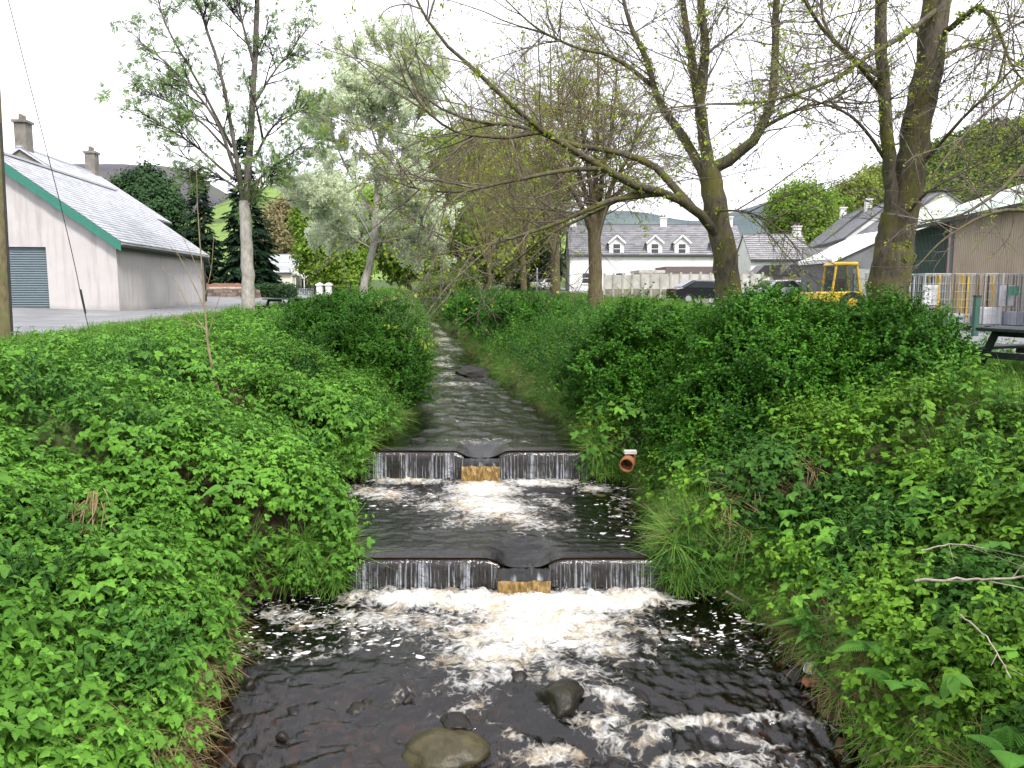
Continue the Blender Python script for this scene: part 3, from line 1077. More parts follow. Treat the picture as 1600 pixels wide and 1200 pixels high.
def house(name, loc, rz, L, W, eave, ridge, label, wall=None, roof=None, windows=(), chimneys=(), dormers=(), group=None, doors=(), over=.25, base=-.6):
    """local x along the front (y=0 faces out), ridge along x"""
    wall, roof = wall or M_whitewash, roof or M_slate_dark
    e = empty(name, loc, rz)
    tag(e, label, 'house', group)
    MB().prism([(0, base), (W, base), (W, eave), (W / 2, ridge), (0, eave)], 0, L, 'x').build('wall', wall, e)
    rr = empty('roof', (0, 0, 0))
    rr.parent = e
    sl = math.hypot(W / 2 + over, (ridge - eave) * (W / 2 + over) / (W / 2))
    k = (ridge - eave) / (W / 2)
    for sgn, y0 in ((1, -over), (-1, W + over)):
        ze = eave - k * over + .03
        zr = ridge + .03
        mb = MB()
        mb.add([(-.12, y0, ze), (L + .12, y0, ze), (L + .12, W / 2, zr), (-.12, W / 2, zr), (-.12, y0, ze + .12), (L + .12, y0, ze + .12), (L + .12, W / 2, zr + .12), (-.12, W / 2, zr + .12)],
               [(0, 1, 2, 3), (7, 6, 5, 4), (0, 4, 5, 1), (1, 5, 6, 2), (2, 6, 7, 3), (3, 7, 4, 0)])
        plain_attr(mb.build('roof_slope', roof, rr))
        if sgn == 1:
            dn = Vector((0, y0 - W / 2, ze - zr)).normalized()
            s = (Vector((0, y0, ze)) - Vector((0, W / 2, zr))).length
            o = obj('slates', slates((-.12, W / 2, zr + .125), (1, 0, 0), dn, L + .24, s, int(L / .6), int(s / .33), 3), roof, rr)
            tag(o, kind='stuff')
    plain_attr(MB().bar((-.14, W / 2, ridge + .16), (L + .14, W / 2, ridge + .16), .26, .10).build('ridge_tiles', roof, rr), .2)
    MB().bar((-.1, -over - .04, eave - k * over + .04), (L + .1, -over - .04, eave - k * over + .04), .1).build('gutter', M_gutter, e)
    for wdw in windows: window(e, *wdw)
    for (x, wd, ht, m) in doors:
        d = MB().box((x - wd / 2, -.04, base + .55), (x + wd / 2, .01, ht)).build('door', m, e)
        MB().box((x + wd / 2 - .16, -.075, 1.0), (x + wd / 2 - .10, -.041, 1.12)).build('handle', M_steel, d)
    for c in chimneys: chimney(rr, c[0], W / 2, ridge - .5, ridge + c[1], mat=c[2] if len(c) > 2 else None)
    for (x, wd, z0, z1) in dormers:
        yb = (z1 + .7 - eave) / k + .3
        d = MB().prism([(x - wd / 2, z0), (x + wd / 2, z0), (x + wd / 2, z1), (x, z1 + wd * .42), (x - wd / 2, z1)], -.02, yb, 'y').build('dormer', wall, e)
        for sg in (-1, 1):
            a, b = Vector((x + sg * (wd / 2 + .16), 0, z1 - .12)), Vector((x, 0, z1 + wd * .42 + .04))
            mb = MB()
            mb.add([(a.x, -.22, a.z), (b.x, -.22, b.z), (b.x, yb, b.z), (a.x, yb, a.z), (a.x, -.22, a.z + .12), (b.x, -.22, b.z + .12), (b.x, yb, b.z + .12), (a.x, yb, a.z + .12)],
                   [(0, 1, 2, 3), (7, 6, 5, 4), (0, 4, 5, 1), (1, 5, 6, 2), (2, 6, 7, 3), (3, 7, 4, 0)])
            plain_attr(mb.build('dormer_roof', roof, d))
            MB().bar((a.x, -.235, a.z + .04), (b.x, -.235, b.z + .04), .05, .2).build('bargeboard', M_frame, d)
        w_ = window(d, x, z0 + .35, wd * .55, z1 - z0 - .45, -.03)
    return e


# ================================================================== the shed with the green bargeboard
A0 = R(6.92)
cx0 = at(187, 487, 36)
Lg, Wg, zE, zR = 15.0, 10.2, 3.35, 7.05        # above the shed's own base at the near corner
g0 = empty('shed', (cx0[0], cx0[1], cx0[2] - .2), A0)
tag(g0, 'pale rendered gabled shed with green bargeboard and grey roller door', 'building')
b0 = -.5
wallm = MB()
wallm.prism([(0, b0), (0, zE), (-Wg / 2, zR), (-Wg, zE), (-Wg, b0), (-6.0, b0), (-6.0, 3.06), (-2.95, 3.06), (-2.95, b0)], 0, .3, 'y')
wallm.build('gable_wall', M_pinkrender, g0)
MB().box((-.3, .302, b0), (0, Lg - .302, zE)).build('side_wall', M_pinkrender, g0)
MB().box((-Wg, .302, b0), (-Wg + .3, Lg - .302, zE)).build('side_wall', M_pinkrender, g0)
MB().prism([(0, b0), (0, zE), (-Wg / 2, zR), (-Wg, zE), (-Wg, b0)], Lg - .3, Lg, 'y').build('gable_wall', M_pinkrender, g0)
dr = empty('roller_door', (0, 0, 0))
dr.parent = g0
slat = MB().prism([(.16, 0), (.13, .02), (.115, .05), (.13, .085), (.16, .105)], -5.99, -2.96, 'x').mesh('slat')
slat.materials.append(M_slatdoor)
for k in range(26):
    s_ = obj('slat', slat, None, dr)
    s_.location = (0, 0, .40 + k * .105)
MB().box((-5.985, .10, .28), (-2.965, .17, .395)).build('bottom_rail', M_slatdoor, dr)
MB().box((-6.2, -.9, .0), (-2.7, .09, .285)).build('door_apron', M_fencepost, g0)
rf = empty('roof', (0, 0, 0))
rf.parent = g0
ov = .32
kk = (zR - zE) / (Wg / 2)
for sg in (1, -1):
    xe = ov if sg > 0 else -Wg - ov
    ze = zE - kk * ov + .04
    mb = MB()
    mb.add([(xe, -.25, ze), (xe, Lg + .2, ze), (-Wg / 2, Lg + .2, zR + .04), (-Wg / 2, -.25, zR + .04), (xe, -.25, ze + .12), (xe, Lg + .2, ze + .12), (-Wg / 2, Lg + .2, zR + .16), (-Wg / 2, -.25, zR + .16)],
           [(0, 1, 2, 3), (7, 6, 5, 4), (0, 4, 5, 1), (1, 5, 6, 2), (2, 6, 7, 3), (3, 7, 4, 0)])
    plain_attr(mb.build('roof_slope', M_slate, rf))
    dn = Vector((xe + Wg / 2, 0, ze - zR - .04)).normalized()
    S = (Vector((xe, 0, ze)) - Vector((-Wg / 2, 0, zR + .04))).length
    o = obj('slates', slates((-Wg / 2, -.25, zR + .165), (0, 1, 0), dn, Lg + .45, S, 40, 26, 5), M_slate, rf)
    tag(o, kind='stuff')
    # scalloped bargeboard
    n = 60
    top_, low_ = [], []
    for i in range(n + 1):
        f = i / n
        x = -Wg / 2 + (xe + Wg / 2) * f
        z = zR + .17 + (ze + .12 - zR - .16) * f
        top_.append((x, z))
        low_.append((x, z - .40 - .045 * abs(math.sin(f * math.pi * 7))))
    MB().prism(top_ + low_[::-1], -.34, -.27, 'y').build('bargeboard', M_green, g0)
plain_attr(MB().bar((-Wg / 2, -.25, zR + .22), (-Wg / 2, Lg + .2, zR + .22), .28, .10).build('ridge_tiles', M_slate, rf), .5)
MB().bar((ov + .05, -.2, zE - kk * ov - .0), (ov + .05, Lg + .1, zE - kk * ov - .0), .12, .12).build('gutter', M_gutter, g0)
MB().bar((ov - .1, -.2, zE - kk * ov - .12), (ov - .1, Lg + .1, zE - kk * ov - .12), .05, .16).build('fascia', M_gutter, g0)
MB().cyl((.10, Lg - .25, b0), (.10, Lg - .25, zE - .25), .055, n=8).build('downpipe', M_gutter, g0)
lamp = MB().box((-4.98, -.10, 5.62), (-4.72, -.001, 5.86)).build('wall_lamp', M_gutter, g0)
MB().prism([(-.45, 5.70), (-.10, 5.80), (-.10, 5.94), (-.45, 5.88)], -5.02, -4.68, 'x').build('lamp_hood', M_gutter, lamp)
mbk = MB()
mbk.box((-6.8, -1.7, -.32), (.5, -.92, .06)).build('concrete_kerb', M_fencepost, g0)

# the slate-roofed house behind it
hA = at(40, 237, 45)
house('house', (hA[0] + 4.4, hA[1], 2.6), R(6.92) + R(90), 10.6, 8.8, hA[2] - 2.6 - 3.0, hA[2] - 2.6, 'grey slate-roofed house with two tall chimneys behind the shed', wall=M_chimney, roof=M_slate, chimneys=((.5, 1.5), (9.9, 1.4)))

# ================================================================== houses on the road side
tl = at(890, 450, 95)
house('house', (tl[0], 95, 3.5), 0, 20.5, 7.4, 4.35, 7.9, 'long white terrace with grey slate roof and three gabled dormers', windows=[(2.0, .9, 1.1, 1.3), (6.0, .9, 1.2, 1.3), (10.2, .9, 1.2, 1.3), (14.5, .9, 1.2, 1.3), (18.2, .9, 1.2, 1.3)],
      dormers=((5.5, 1.75, 4.0, 5.7), (10.0, 1.75, 4.0, 5.7), (13.2, 1.75, 4.0, 5.7), (17.6, 1.75, 4.0, 5.7)), chimneys=((.6, 1.0, M_whitewash), (11.6, .9, M_whitewash), (19.6, 1.0, M_whitewash)), doors=((8.0, 1.0, 2.1, M_maroon),))
a2 = math.atan2(-37, -7.7)
dv_ = np.array([math.cos(a2), math.sin(a2)])
st0 = np.array([34.4, 95.0])
TER = [(0, 12.4, 4.9, 8.4, 3.5, 'far white house of the stepped terrace, nearest the dormer row', ), (12.7, 11.5, 5.1, 8.3, 3.2, 'middle white house of the stepped terrace with slate roof'), (24.5, 12.5, 4.8, 7.7, 3.0, 'nearest white house of the stepped terrace, partly behind the forked trunk')]
for off, L_, ev, rg, zb, lab in TER:
    p = st0 + dv_ * off
    house('house', (p[0], p[1], zb), a2, L_, 8.0, ev, rg, lab, windows=[(x, z, 1.0, 1.35) for x in (1.8, 5.2, 8.6, 11.0) for z in (.8, 3.2)], chimneys=((.6, 1.1, M_whitewash),), group='stepped white terrace', doors=((3.5, 1.0, 2.1, M_darkgreen),))
pw = at(1172, 440, 84)
house('house', (pw[0], 84, 3.3), 0, 6.2, 6.0, 3.6, 6.2, 'small white house with a slate roof beside the mossy trunk', windows=[(1.5, 1.0, 1.0, 1.2), (4.4, 1.0, 1.0, 1.2)], chimneys=((5.7, .9, M_whitewash),))
pw = at(412, 452, 96)
house('house', (pw[0], 96, 2.9), R(-8), 3.6, 5.0, 2.9, 4.9, 'small cream cottage with a grey roof behind the trimmed hedge', wall=M_cream, roof=M_slate, windows=[(1.2, 1.0, .8, 1.0)])
e = empty('porch', (pw[0] + 3.75, 95.6, 2.9), R(-8))
tag(e, 'open lean-to porch with white roof edge on the cream cottage', 'porch')
MB().prism([(0, 2.75), (1.35, 2.2), (1.35, 2.35), (0, 2.9)], 0, 2.5, 'y').build('porch_roof', M_frame, e)
for x in (.1, 1.2): MB().box((x, .05, -.4), (x + .1, .15, 2.2)).build('post', M_frame, e)
MB().box((.0, 2.3, -.4), (1.3, 2.4, 2.15)).build('back_panel', M_gutter, e)

# flat-roofed extension behind the fence
fx = at(1000, 440, 70)
e = empty('extension', (fx[0], 70, 3.2))
tag(e, 'flat-roofed extension with a maroon fascia behind the concrete fence', 'building')
MB().box((0, 0, -.5), (7.6, 5, 2.0)).build('wall', M_cream, e)
MB().box((2.2, -.15, 2.003), (7.8, 5.1, 2.55)).build('fascia', M_maroon, e)
MB().box((-.1, -.1, 2.003), (2.195, 5.1, 2.25)).build('roof', M_fencepost, e)
window(e, 1.2, .9, .9, .9)

# small dark-roofed sheds in front of the white houses
for k, (px_, Y_, w_, lab) in enumerate(((1180, 62, 2.6, 'small pale garden shed with a dark pitched roof beside the fence'), (1222, 60, 2.2, 'brown garden shed with a dark roof near the yellow digger'))):
    p = at(px_, 445, Y_)
    e = empty('garden_shed', (p[0], Y_, 3.15))
    tag(e, lab, 'shed')
    MB().box((0, 0, -.4), (w_, 2, 1.75)).build('wall', M_cream if k == 0 else M_maroon, e)
    MB().prism([(-.15, 1.72), (w_ + .15, 1.72), (w_ * .75, 2.5), (w_ * .25, 2.5)], -.12, 2.1, 'y').build('roof', M_gutter, e)
    window(e, w_ * .5, .7, .7, .6)

# grey open-fronted shed beside the terrace
og = at(1302, 445, 46)
e = empty('open_shed', (og[0], 46, 3.0))
tag(e, 'grey open-fronted shed with white verge behind the yellow digger', 'building')
MB().prism([(0, -.5), (0, 2.4), (3.2, 3.9), (3.2, -.5), (2.9, -.5), (2.9, 2.0), (1.1, 2.0), (1.1, -.5)], 0, .2, 'y').build('front_wall', M_greywall, e)
MB().box((0, .202, -.5), (.2, 5, 2.4)).build('side_wall', M_greywall, e)
MB().box((0, 5.002, -.5), (3.2, 5.2, 3.4)).build('back_wall', M_greywall, e)
mb = MB()
mb.add([(-.2, -.2, 2.33), (3.4, -.2, 4.02), (3.4, 5.3, 4.02), (-.2, 5.3, 2.33), (-.2, -.2, 2.55), (3.4, -.2, 4.24), (3.4, 5.3, 4.24), (-.2, 5.3, 2.55)], [(0, 1, 2, 3), (7, 6, 5, 4), (0, 4, 5, 1), (1, 5, 6, 2), (2, 6, 7, 3), (3, 7, 4, 0)])
mb.build('roof', M_frame, e)

# ================================================================== tan sheet-clad shed at the right
a3 = math.atan2(-17.6, -2.6)
e = empty('clad_shed', (18.0, 35.6, 2.7), a3)
tag(e, 'large tan sheet-clad shed with a pale green roof behind the roll cages', 'building')
H = 3.85
pan = MB()
prof = []
for i in range(6):
    x = i * .165
    prof += [(x, 0), (x + .05, 0), (x + .075, .03), (x + .14, .03)]
prof += [(.99, 0)]
pan.prism([(p[0], -p[1]) for p in prof] + [(.99, .04), (0, .04)], -.3, H, 'z')
pm = pan.mesh('sheet')
pm.materials.append(M_tan)
for k in range(14):
    s_ = obj('sheet', pm, None, e)
    s_.location = (3.8 + k * .998, 0, 0)
pg = pm.copy()
pg.materials.clear()
pg.materials.append(M_darkgreen)
for k in range(7):
    s_ = obj('dark_green_sheet', pg, None, e)
    s_.location = (-3.7 + k * .998, .5, 0)
MB().box((-3.75, .56, -.3), (17.8, .7, H)).build('inner_wall', M_greywall, e)
MB().box((3.28, -.05, -.3), (3.44, .48, H)).build('red_post', M_steelred, e)
MB().box((3.55, -.12, -.3), (3.72, .05, H)).build('grey_post', M_steel, e)
mb = MB()
kz = .34
mb.add([(-4, -.35, H - .05), (18, -.35, H - .05), (18, 7, H - .05 + 7.35 * kz), (-4, 7, H - .05 + 7.35 * kz), (-4, -.35, H + .03), (18, -.35, H + .03), (18, 7, H + .03 + 7.35 * kz), (-4, 7, H + .03 + 7.35 * kz)], [(0, 1, 2, 3), (7, 6, 5, 4), (0, 4, 5, 1), (1, 5, 6, 2), (2, 6, 7, 3), (3, 7, 4, 0)])
mb.build('roof', M_paleroof, e)
MB().bar((-4, -.42, H - .04), (18, -.42, H - .04), .13).build('gutter', M_gutter, e)
MB().prism([(.71, -.3), (.71, H), (6.9, H + 2.1), (6.9, -.3)], -3.7, -3.55, 'x').build('end_wall', M_darkgreen, e)
mb = MB().bar((-4.06, -.36, H + .06), (-4.06, 7, H + .06 + 7.35 * kz), .1, .22)
mb.build('verge', M_frame, e)

# ================================================================== plant kit: leaf shapes and sprigs
class Leafy:
    def __init__(s, seed=1):
        s.V, s.F, s.lv, s.n = [], [], [], 0
        s.g = np.random.default_rng(seed)

    def leaf(s, origin, yaw, pitch, roll, length, width, prof, fold=0.25, droop=0.25, lv=None):
        """a leaf that grows from origin along yaw, raised by pitch (radians)"""
        prof = np.asarray(prof, float)
        k = len(prof)
        t = np.linspace(0, 1, k)
        y = t * length
        w_ = prof * width / 2
        zc = -droop * length * t * t
        ze = zc + fold * w_
        P = np.concatenate([np.stack([-w_, y, ze], 1), np.stack([np.zeros(k), y, zc], 1), np.stack([w_, y, ze], 1)])
        M = np.array((Matrix.Rotation(yaw, 3, 'Z') @ Matrix.Rotation(pitch, 3, 'X') @ Matrix.Rotation(roll, 3, 'Y')))
        s.V.append(P @ M.T + np.asarray(origin))
        i = np.arange(k - 1)
        s.F.append(np.concatenate([np.stack([i, i + k, i + k + 1, i + 1], 1), np.stack([i + k, i + 2 * k, i + 2 * k + 1, i + k + 1], 1)]) + s.n)
        s.lv.append(np.full(3 * k, s.g.random() if lv is None else lv))
        s.n += 3 * k

    def stem(s, pts, r, lv=0.3):
        pts = np.asarray(pts, float)
        k = len(pts)
        a = np.array([[1, 0, 0], [-.5, .87, 0], [-.5, -.87, 0]]) * r
        s.V.append((pts[:, None] + a[None]).reshape(-1, 3))
        F = []
        for i in range(k - 1):
            for j in range(3):
                F.append((i * 3 + j, i * 3 + (j + 1) % 3, (i + 1) * 3 + (j + 1) % 3, (i + 1) * 3 + j))
        s.F.append(np.array(F) + s.n)
        s.lv.append(np.full(3 * k, lv))
        s.n += 3 * k

    def proto(s, name, mat):
        me = mesh_np(name, np.concatenate(s.V), np.concatenate(s.F), True)
        add_attr(me, 'lv', np.concatenate(s.lv))
        me.materials.append(mat)
        return bpy.data.objects.new(name, me)       # not linked: only its geometry is used


OVATE = [0.0, 0.72, 1.0, 0.92, 0.62, 0.0]
TOOTH = [0.0, 0.62, 0.55, 1.0, 0.78, 0.92, 0.6, 0.62, 0.28, 0.0]
BLADE = [0.7, 1.0, 0.85, 0.6, 0.0]
JAG = [0.0, 0.45, 0.40, 0.95, 0.62, 1.0, 0.55, 0.72, 0.34, 0.40, 0.12, 0.0]
LOBE = [0.05, 0.5, 0.95, 0.6, 0.5, 0.0]

M_elder = leaf_mat('ground_elder_leaf', (0.010, 0.050, 0.004), (0.165, 0.375, 0.045), 0.20, 0.5, 0.55, 0.3)
M_nettle = leaf_mat('nettle_leaf', (0.008, 0.040, 0.005), (0.095, 0.25, 0.036), 0.18, 0.5, 0.6, 0.3)
M_bramble = leaf_mat('bramble_leaf', (0.014, 0.050, 0.004), (0.175, 0.36, 0.030), 0.22, 0.42, 0.7, 0.35)
M_ivy = leaf_mat('ivy_leaf', (0.012, 0.045, 0.006), (0.06, 0.16, 0.02), 0.15, 0.45, 0.8, 0.3)
M_grass = leaf_mat('grass_blade', (0.035, 0.10, 0.010), (0.17, 0.33, 0.05), 0.25, 0.5, 0.5, 0.3)
M_straw = leaf_mat('dead_grass', (0.16, 0.10, 0.045), (0.42, 0.33, 0.18), 0.2, 0.7, 1.0, 0.2)
M_bush = leaf_mat('hedge_shrub_leaf', (0.006, 0.034, 0.003), (0.075, 0.23, 0.014), 0.16, 0.42, 0.5, 0.35)
M_dock = leaf_mat('dock_leaf', (0.035, 0.11, 0.012), (0.12, 0.28, 0.04), 0.25, 0.45, 1.0, 0.35)
M_fern = leaf_mat('fern_frond', (0.03, 0.10, 0.012), (0.10, 0.25, 0.035), 0.25, 0.5, 1.0, 0.3)
M_young = leaf_mat('young_tree_leaf', (0.10, 0.15, 0.015), (0.34, 0.42, 0.06), 0.35, 0.5, 0.8, 0.3)
M_ash = leaf_mat('feathery_tree_leaf', (0.06, 0.11, 0.03), (0.28, 0.42, 0.15), 0.35, 0.5, 0.3, 0.3)
M_pale = leaf_mat('whitebeam_leaf', (0.40, 0.50, 0.25), (0.82, 0.90, 0.66), 0.5, 0.6, 0.3, 0.3)
M_lime = leaf_mat('lime_green_leaf', (0.06, 0.12, 0.012), (0.24, 0.38, 0.05), 0.3, 0.5, 0.15, 0.3)
M_olive = leaf_mat('olive_tree_leaf', (0.075, 0.10, 0.018), (0.25, 0.31, 0.06), 0.3, 0.5, 0.15, 0.3)
M_deep = leaf_mat('deep_green_leaf', (0.012, 0.035, 0.014), (0.05, 0.105, 0.035), 0.15, 0.5, 0.2, 0.3)
M_needle = leaf_mat('conifer_needle', (0.006, 0.018, 0.010), (0.025, 0.055, 0.026), 0.05, 0.6, 0.4, 0.2)
M_russet = leaf_mat('russet_spring_leaf', (0.15, 0.125, 0.06), (0.32, 0.29, 0.15), 0.3, 0.6, 0.2, 0.2)


def p_trifoliate(name, mat, seed, stalks, h, size, prof, wd=0.62, spread=0.9):
    L = Leafy(seed)
    g = L.g
    for i in range(stalks):
        yaw = i * 2.4 + g.uniform(-.4, .4)
        hh = h * g.uniform(0.35, 1.0)
        rad = spread * h * g.uniform(0.25, 0.95)
        o = np.array([-math.sin(yaw) * rad, math.cos(yaw) * rad, hh])
        L.stem([o * 0.1, o * [0.55, 0.55, 0.7], o], 0.0022, 0.5)
        lv = g.random()
        sz = size * g.uniform(0.7, 1.2)
        pit = g.uniform(-0.45, 0.3)
        for a, q in ((0, 1.0), (1.05, 0.85), (-1.05, 0.85)):
            L.leaf(o, yaw + a + g.uniform(-.15, .15), pit + g.uniform(-.12, .12), g.uniform(-.35, .35), sz * q, sz * q * wd, prof, g.uniform(.1, .4), g.uniform(.1, .4), min(1, max(0, lv + g.uniform(-.15, .15))))
    return L.proto(name, mat)


def p_tiers(name, mat, seed, tiers, h, size, prof, wd, leaves=2):
    L = Leafy(seed)
    g = L.g
    lean = g.uniform(-.12, .12, 2)
    pts = [np.array([lean[0] * t * t, lean[1] * t * t, h * t]) for t in np.linspace(0, 1, 4)]
    L.stem(pts, 0.003, 0.4)
    for i in range(tiers):
        t = (i + 1.2) / (tiers + 0.2)
        o = np.array([lean[0] * t * t, lean[1] * t * t, h * t])
        sz = size * (1.15 - 0.55 * t)
        for k in range(leaves):
            L.leaf(o, i * 1.57 + k * 2 * math.pi / leaves + g.uniform(-.2, .2), g.uniform(-.5, .25), g.uniform(-.3, .3), sz, sz * wd, prof, 0.3, 0.35)
    return L.proto(name, mat)


def p_grass(name, mat, seed, n, length, width, lean, droop):
    L = Leafy(seed)
    g = L.g
    for i in range(n):
        a = g.uniform(0, 2 * math.pi)
        o = np.array([g.normal(0, .035), g.normal(0, .035), 0])
        L.leaf(o, a, math.pi / 2 - abs(g.normal(lean, .22)), g.uniform(-.3, .3), length * g.uniform(.55, 1.1), width, BLADE, 0.1, droop * g.uniform(.5, 1.4))
    return L.proto(name, mat)


def p_sprig(name, mat, seed, n, length, size, prof, wd=0.6, curve=0.25, stem_r=0.0025):
    """a side shoot that grows along +Z with leaves all round"""
    L = Leafy(seed)
    g = L.g
    for b in range(3):
        d0 = np.array([g.normal(0, .35), g.normal(0, .35), 1.0])
        t = np.linspace(0, 1, 5)[:, None]
        bend = np.array([g.normal(0, curve), g.normal(0, curve), 0])
        pts = d0 * t * length + bend * t * t * length
        L.stem(pts, stem_r, 0.1)
        for i in range(n):
            u = (i + g.random()) / n * 0.9 + 0.1
            o = d0 * u * length + bend * u * u * length
            sz = size * g.uniform(.65, 1.2)
            L.leaf(o, g.uniform(0, 6.28), g.uniform(-.5, .7), g.uniform(-.6, .6), sz, sz * wd, prof, g.uniform(.05, .4), g.uniform(0, .4))
    return L.proto(name, mat)


def p_cluster(name, mat, seed, n, rad, size, prof, wd=0.6):
    """a loose ball of leaves"""
    L = Leafy(seed)
    g = L.g
    for i in range(n):
        d = g.normal(size=3)
        d *= rad * g.random() ** 0.4 / np.linalg.norm(d)
        sz = size * g.uniform(.6, 1.25)
        L.leaf(d, g.uniform(0, 6.28), g.uniform(-.9, .6), g.uniform(-.7, .7), sz, sz * wd, prof, g.uniform(0, .4), g.uniform(0, .4), None)
    return L.proto(name, mat)


def p_pinnate(name, mat, seed, n, length, size):
    """several feathery ash leaves hanging from one bud"""
    L = Leafy(seed)
    g = L.g
    for b in range(n):
        yaw, pit = g.uniform(0, 6.28), g.uniform(-.7, .8)
        M = np.array(Matrix.Rotation(yaw, 3, 'Z') @ Matrix.Rotation(pit, 3, 'X'))
        lv = g.random()
        for i in range(5):
            u = (i + 1.5) / 6
            o = M @ np.array([0, u * length, -.25 * u * u * length])
            for sd in (-1, 1):
                L.leaf(o, yaw + sd * 1.0, pit * .6 - .1, g.uniform(-.4, .4), size, size * .42, [0, 1, .8, 0], .2, .3, lv)
    return L.proto(name, mat)


def p_spray(name, mat, seed):
    """a drooping fan of conifer foliage growing along +Y"""
    L = Leafy(seed)
    g = L.g
    for i in range(16):
        u = (i + .5) / 16
        for sd in (-1, 1):
            a = sd * g.uniform(.5, .95)
            ln = 0.55 * (1 - u * .75) * g.uniform(.7, 1.1)
            L.leaf(np.array([0, u, -.18 * u * u + g.uniform(-.03, .03)]), -a, g.uniform(-.45, .1), g.uniform(-.6, .6), ln, .13, [.6, 1, .7, 0], .1, .35)
    return L.proto(name, mat)


PL = {}
PL['elder'] = [p_trifoliate('elder_a', M_elder, 11, 10, .26, .070, JAG, .66), p_trifoliate('elder_b', M_elder, 12, 8, .22, .085, JAG, .72), p_trifoliate('elder_c', M_elder, 13, 8, .30, .062, LOBE, .8), p_tiers('elder_d', M_elder, 14, 6, .34, .075, JAG, .7, 3)]
PL['broad'] = [p_trifoliate('broad_a', M_elder, 15, 6, .34, .115, JAG, .75, .8), p_trifoliate('broad_b', M_dock, 16, 6, .30, .10, OVATE, .6, .8)]
PL['feather'] = [p_pinnate('feather_a', M_fern, 17, 6, .24, .07), p_pinnate('feather_b', M_elder, 18, 7, .2, .06)]
PL['nettle'] = [p_tiers('nettle_a', M_nettle, 21, 6, .42, .085, TOOTH, .55), p_tiers('nettle_b', M_nettle, 22, 5, .32, .075, TOOTH, .6)]
PL['bramble'] = [p_trifoliate('bramble_a', M_bramble, 31, 8, .25, .066, TOOTH, .72, 1.2), p_trifoliate('bramble_b', M_bramble, 32, 7, .3, .058, OVATE, .75, 1.1), p_tiers('bramble_c', M_bramble, 33, 7, .45, .06, TOOTH, .72, 3)]
PL['ivy'] = [p_trifoliate('ivy_a', M_ivy, 41, 9, .16, .06, LOBE, .95, 1.4), p_trifoliate('ivy_b', M_ivy, 42, 8, .2, .05, OVATE, .85, 1.3)]
PL['grass'] = [p_grass('grass_a', M_grass, 51, 22, .34, .008, .3, .35), p_grass('grass_b', M_grass, 52, 18, .26, .007, .45, .5)]
PL['reed'] = [p_grass('reed_a', M_grass, 56, 7, .62, .010, .35, .75), p_grass('reed_b', M_grass, 57, 5, .5, .011, .5, .9)]
PL['hang'] = [p_grass('hang_a', M_grass, 53, 26, .52, .008, .9, .9), p_grass('hang_b', M_grass, 54, 22, .42, .007, 1.0, .8)]
PL['straw'] = [p_grass('straw_a', M_straw, 55, 22, .5, .006, 1.0, .8)]
PL['bush'] = [p_sprig('bush_a', M_bush, 61, 15, .26, .046, OVATE, .7, .5), p_sprig('bush_b', M_bush, 62, 14, .20, .052, OVATE, .72, .6), p_sprig('bush_c', M_bush, 63, 17, .32, .042, OVATE, .66, .5)]
PL['young'] = [p_cluster('young_a', M_young, 71, 5, .05, .042, OVATE, .7), p_cluster('young_b', M_young, 72, 4, .06, .05, OVATE, .6)]
PL['ash'] = [p_pinnate('ash_a', M_ash, 81, 4, .26, .075), p_pinnate('ash_b', M_ash, 82, 5, .22, .07)]
PL['pale'] = [p_cluster('pale_a', M_pale, 91, 12, .16, .085, OVATE, .62), p_cluster('pale_b', M_pale, 92, 10, .14, .095, OVATE, .55)]
for k_, m_ in (('lime', M_lime), ('olive', M_olive), ('deep', M_deep), ('russet', M_russet)):
    PL[k_] = [p_cluster(k_ + '_a', m_, 101, 26, .42, .15, OVATE, .7), p_cluster(k_ + '_b', m_, 102, 22, .36, .17, OVATE, .65)]
PL['needle'] = [p_spray('needle_a', M_needle, 111), p_spray('needle_b', M_needle, 112)]


def scatter_mix(name, protos, pts, rots, scls, parent, label=None, kind=None):
    """split the points over the variants of one plant: one object each"""
    pts, rots, scls = np.asarray(pts), np.asarray(rots), np.asarray(scls)
    pick = rng.integers(0, len(protos), len(pts))
    out = []
    for i, p in enumerate(protos):
        m = pick == i
        if m.any():
            o = scatter(name, p, pts[m], rots[m], scls[m], parent)
            if label: tag(o, label)
            if kind: tag(o, kind=kind)
            out.append(o)
    return out


# ------------------------------------------------------------------ bark
def bark(name, lo, hi, moss=None, mossy=0.5, scale=1.0):
    t = NT(name)
    v = t.pos((1, 1, 0.35))
    n1, n2 = t.noise(v, 14 * scale, 6, .65), t.noise(t.pos(), 2.2 * scale, 4)
    c = t.ramp(n1, [(0.3, lo), (0.68, hi)])
    if moss:
        c = t.mix(t.ramp(n2, [(0.62 - mossy * .35, 0.0), (0.8 - mossy * .25, 0.85)]), c, moss)
    return t.done(t.principled(c, 0.85, t.bump(n1, 0.8, 0.03), 0.2))


B_grey = bark('grey_mossy_bark', (0.032, 0.027, 0.019), (0.13, 0.112, 0.083), (0.12, 0.115, 0.025), 0.54)
B_brown = bark('brown_green_bark', (0.055, 0.042, 0.024), (0.16, 0.125, 0.075), (0.09, 0.09, 0.03), 0.45)
B_twig = bark('twig_bark', (0.075, 0.062, 0.048), (0.19, 0.16, 0.13))
B_warm = bark('warm_twig_bark', (0.11, 0.085, 0.05), (0.24, 0.195, 0.12))
B_pale = bark('pale_smooth_bark', (0.20, 0.185, 0.16), (0.42, 0.40, 0.36), (0.16, 0.16, 0.10), 0.25, .7)
B_dark = bark('dark_twig_bark', (0.022, 0.017, 0.016), (0.06, 0.048, 0.045))
B_sapl = bark('sapling_bark', (0.14, 0.11, 0.06), (0.30, 0.25, 0.15))


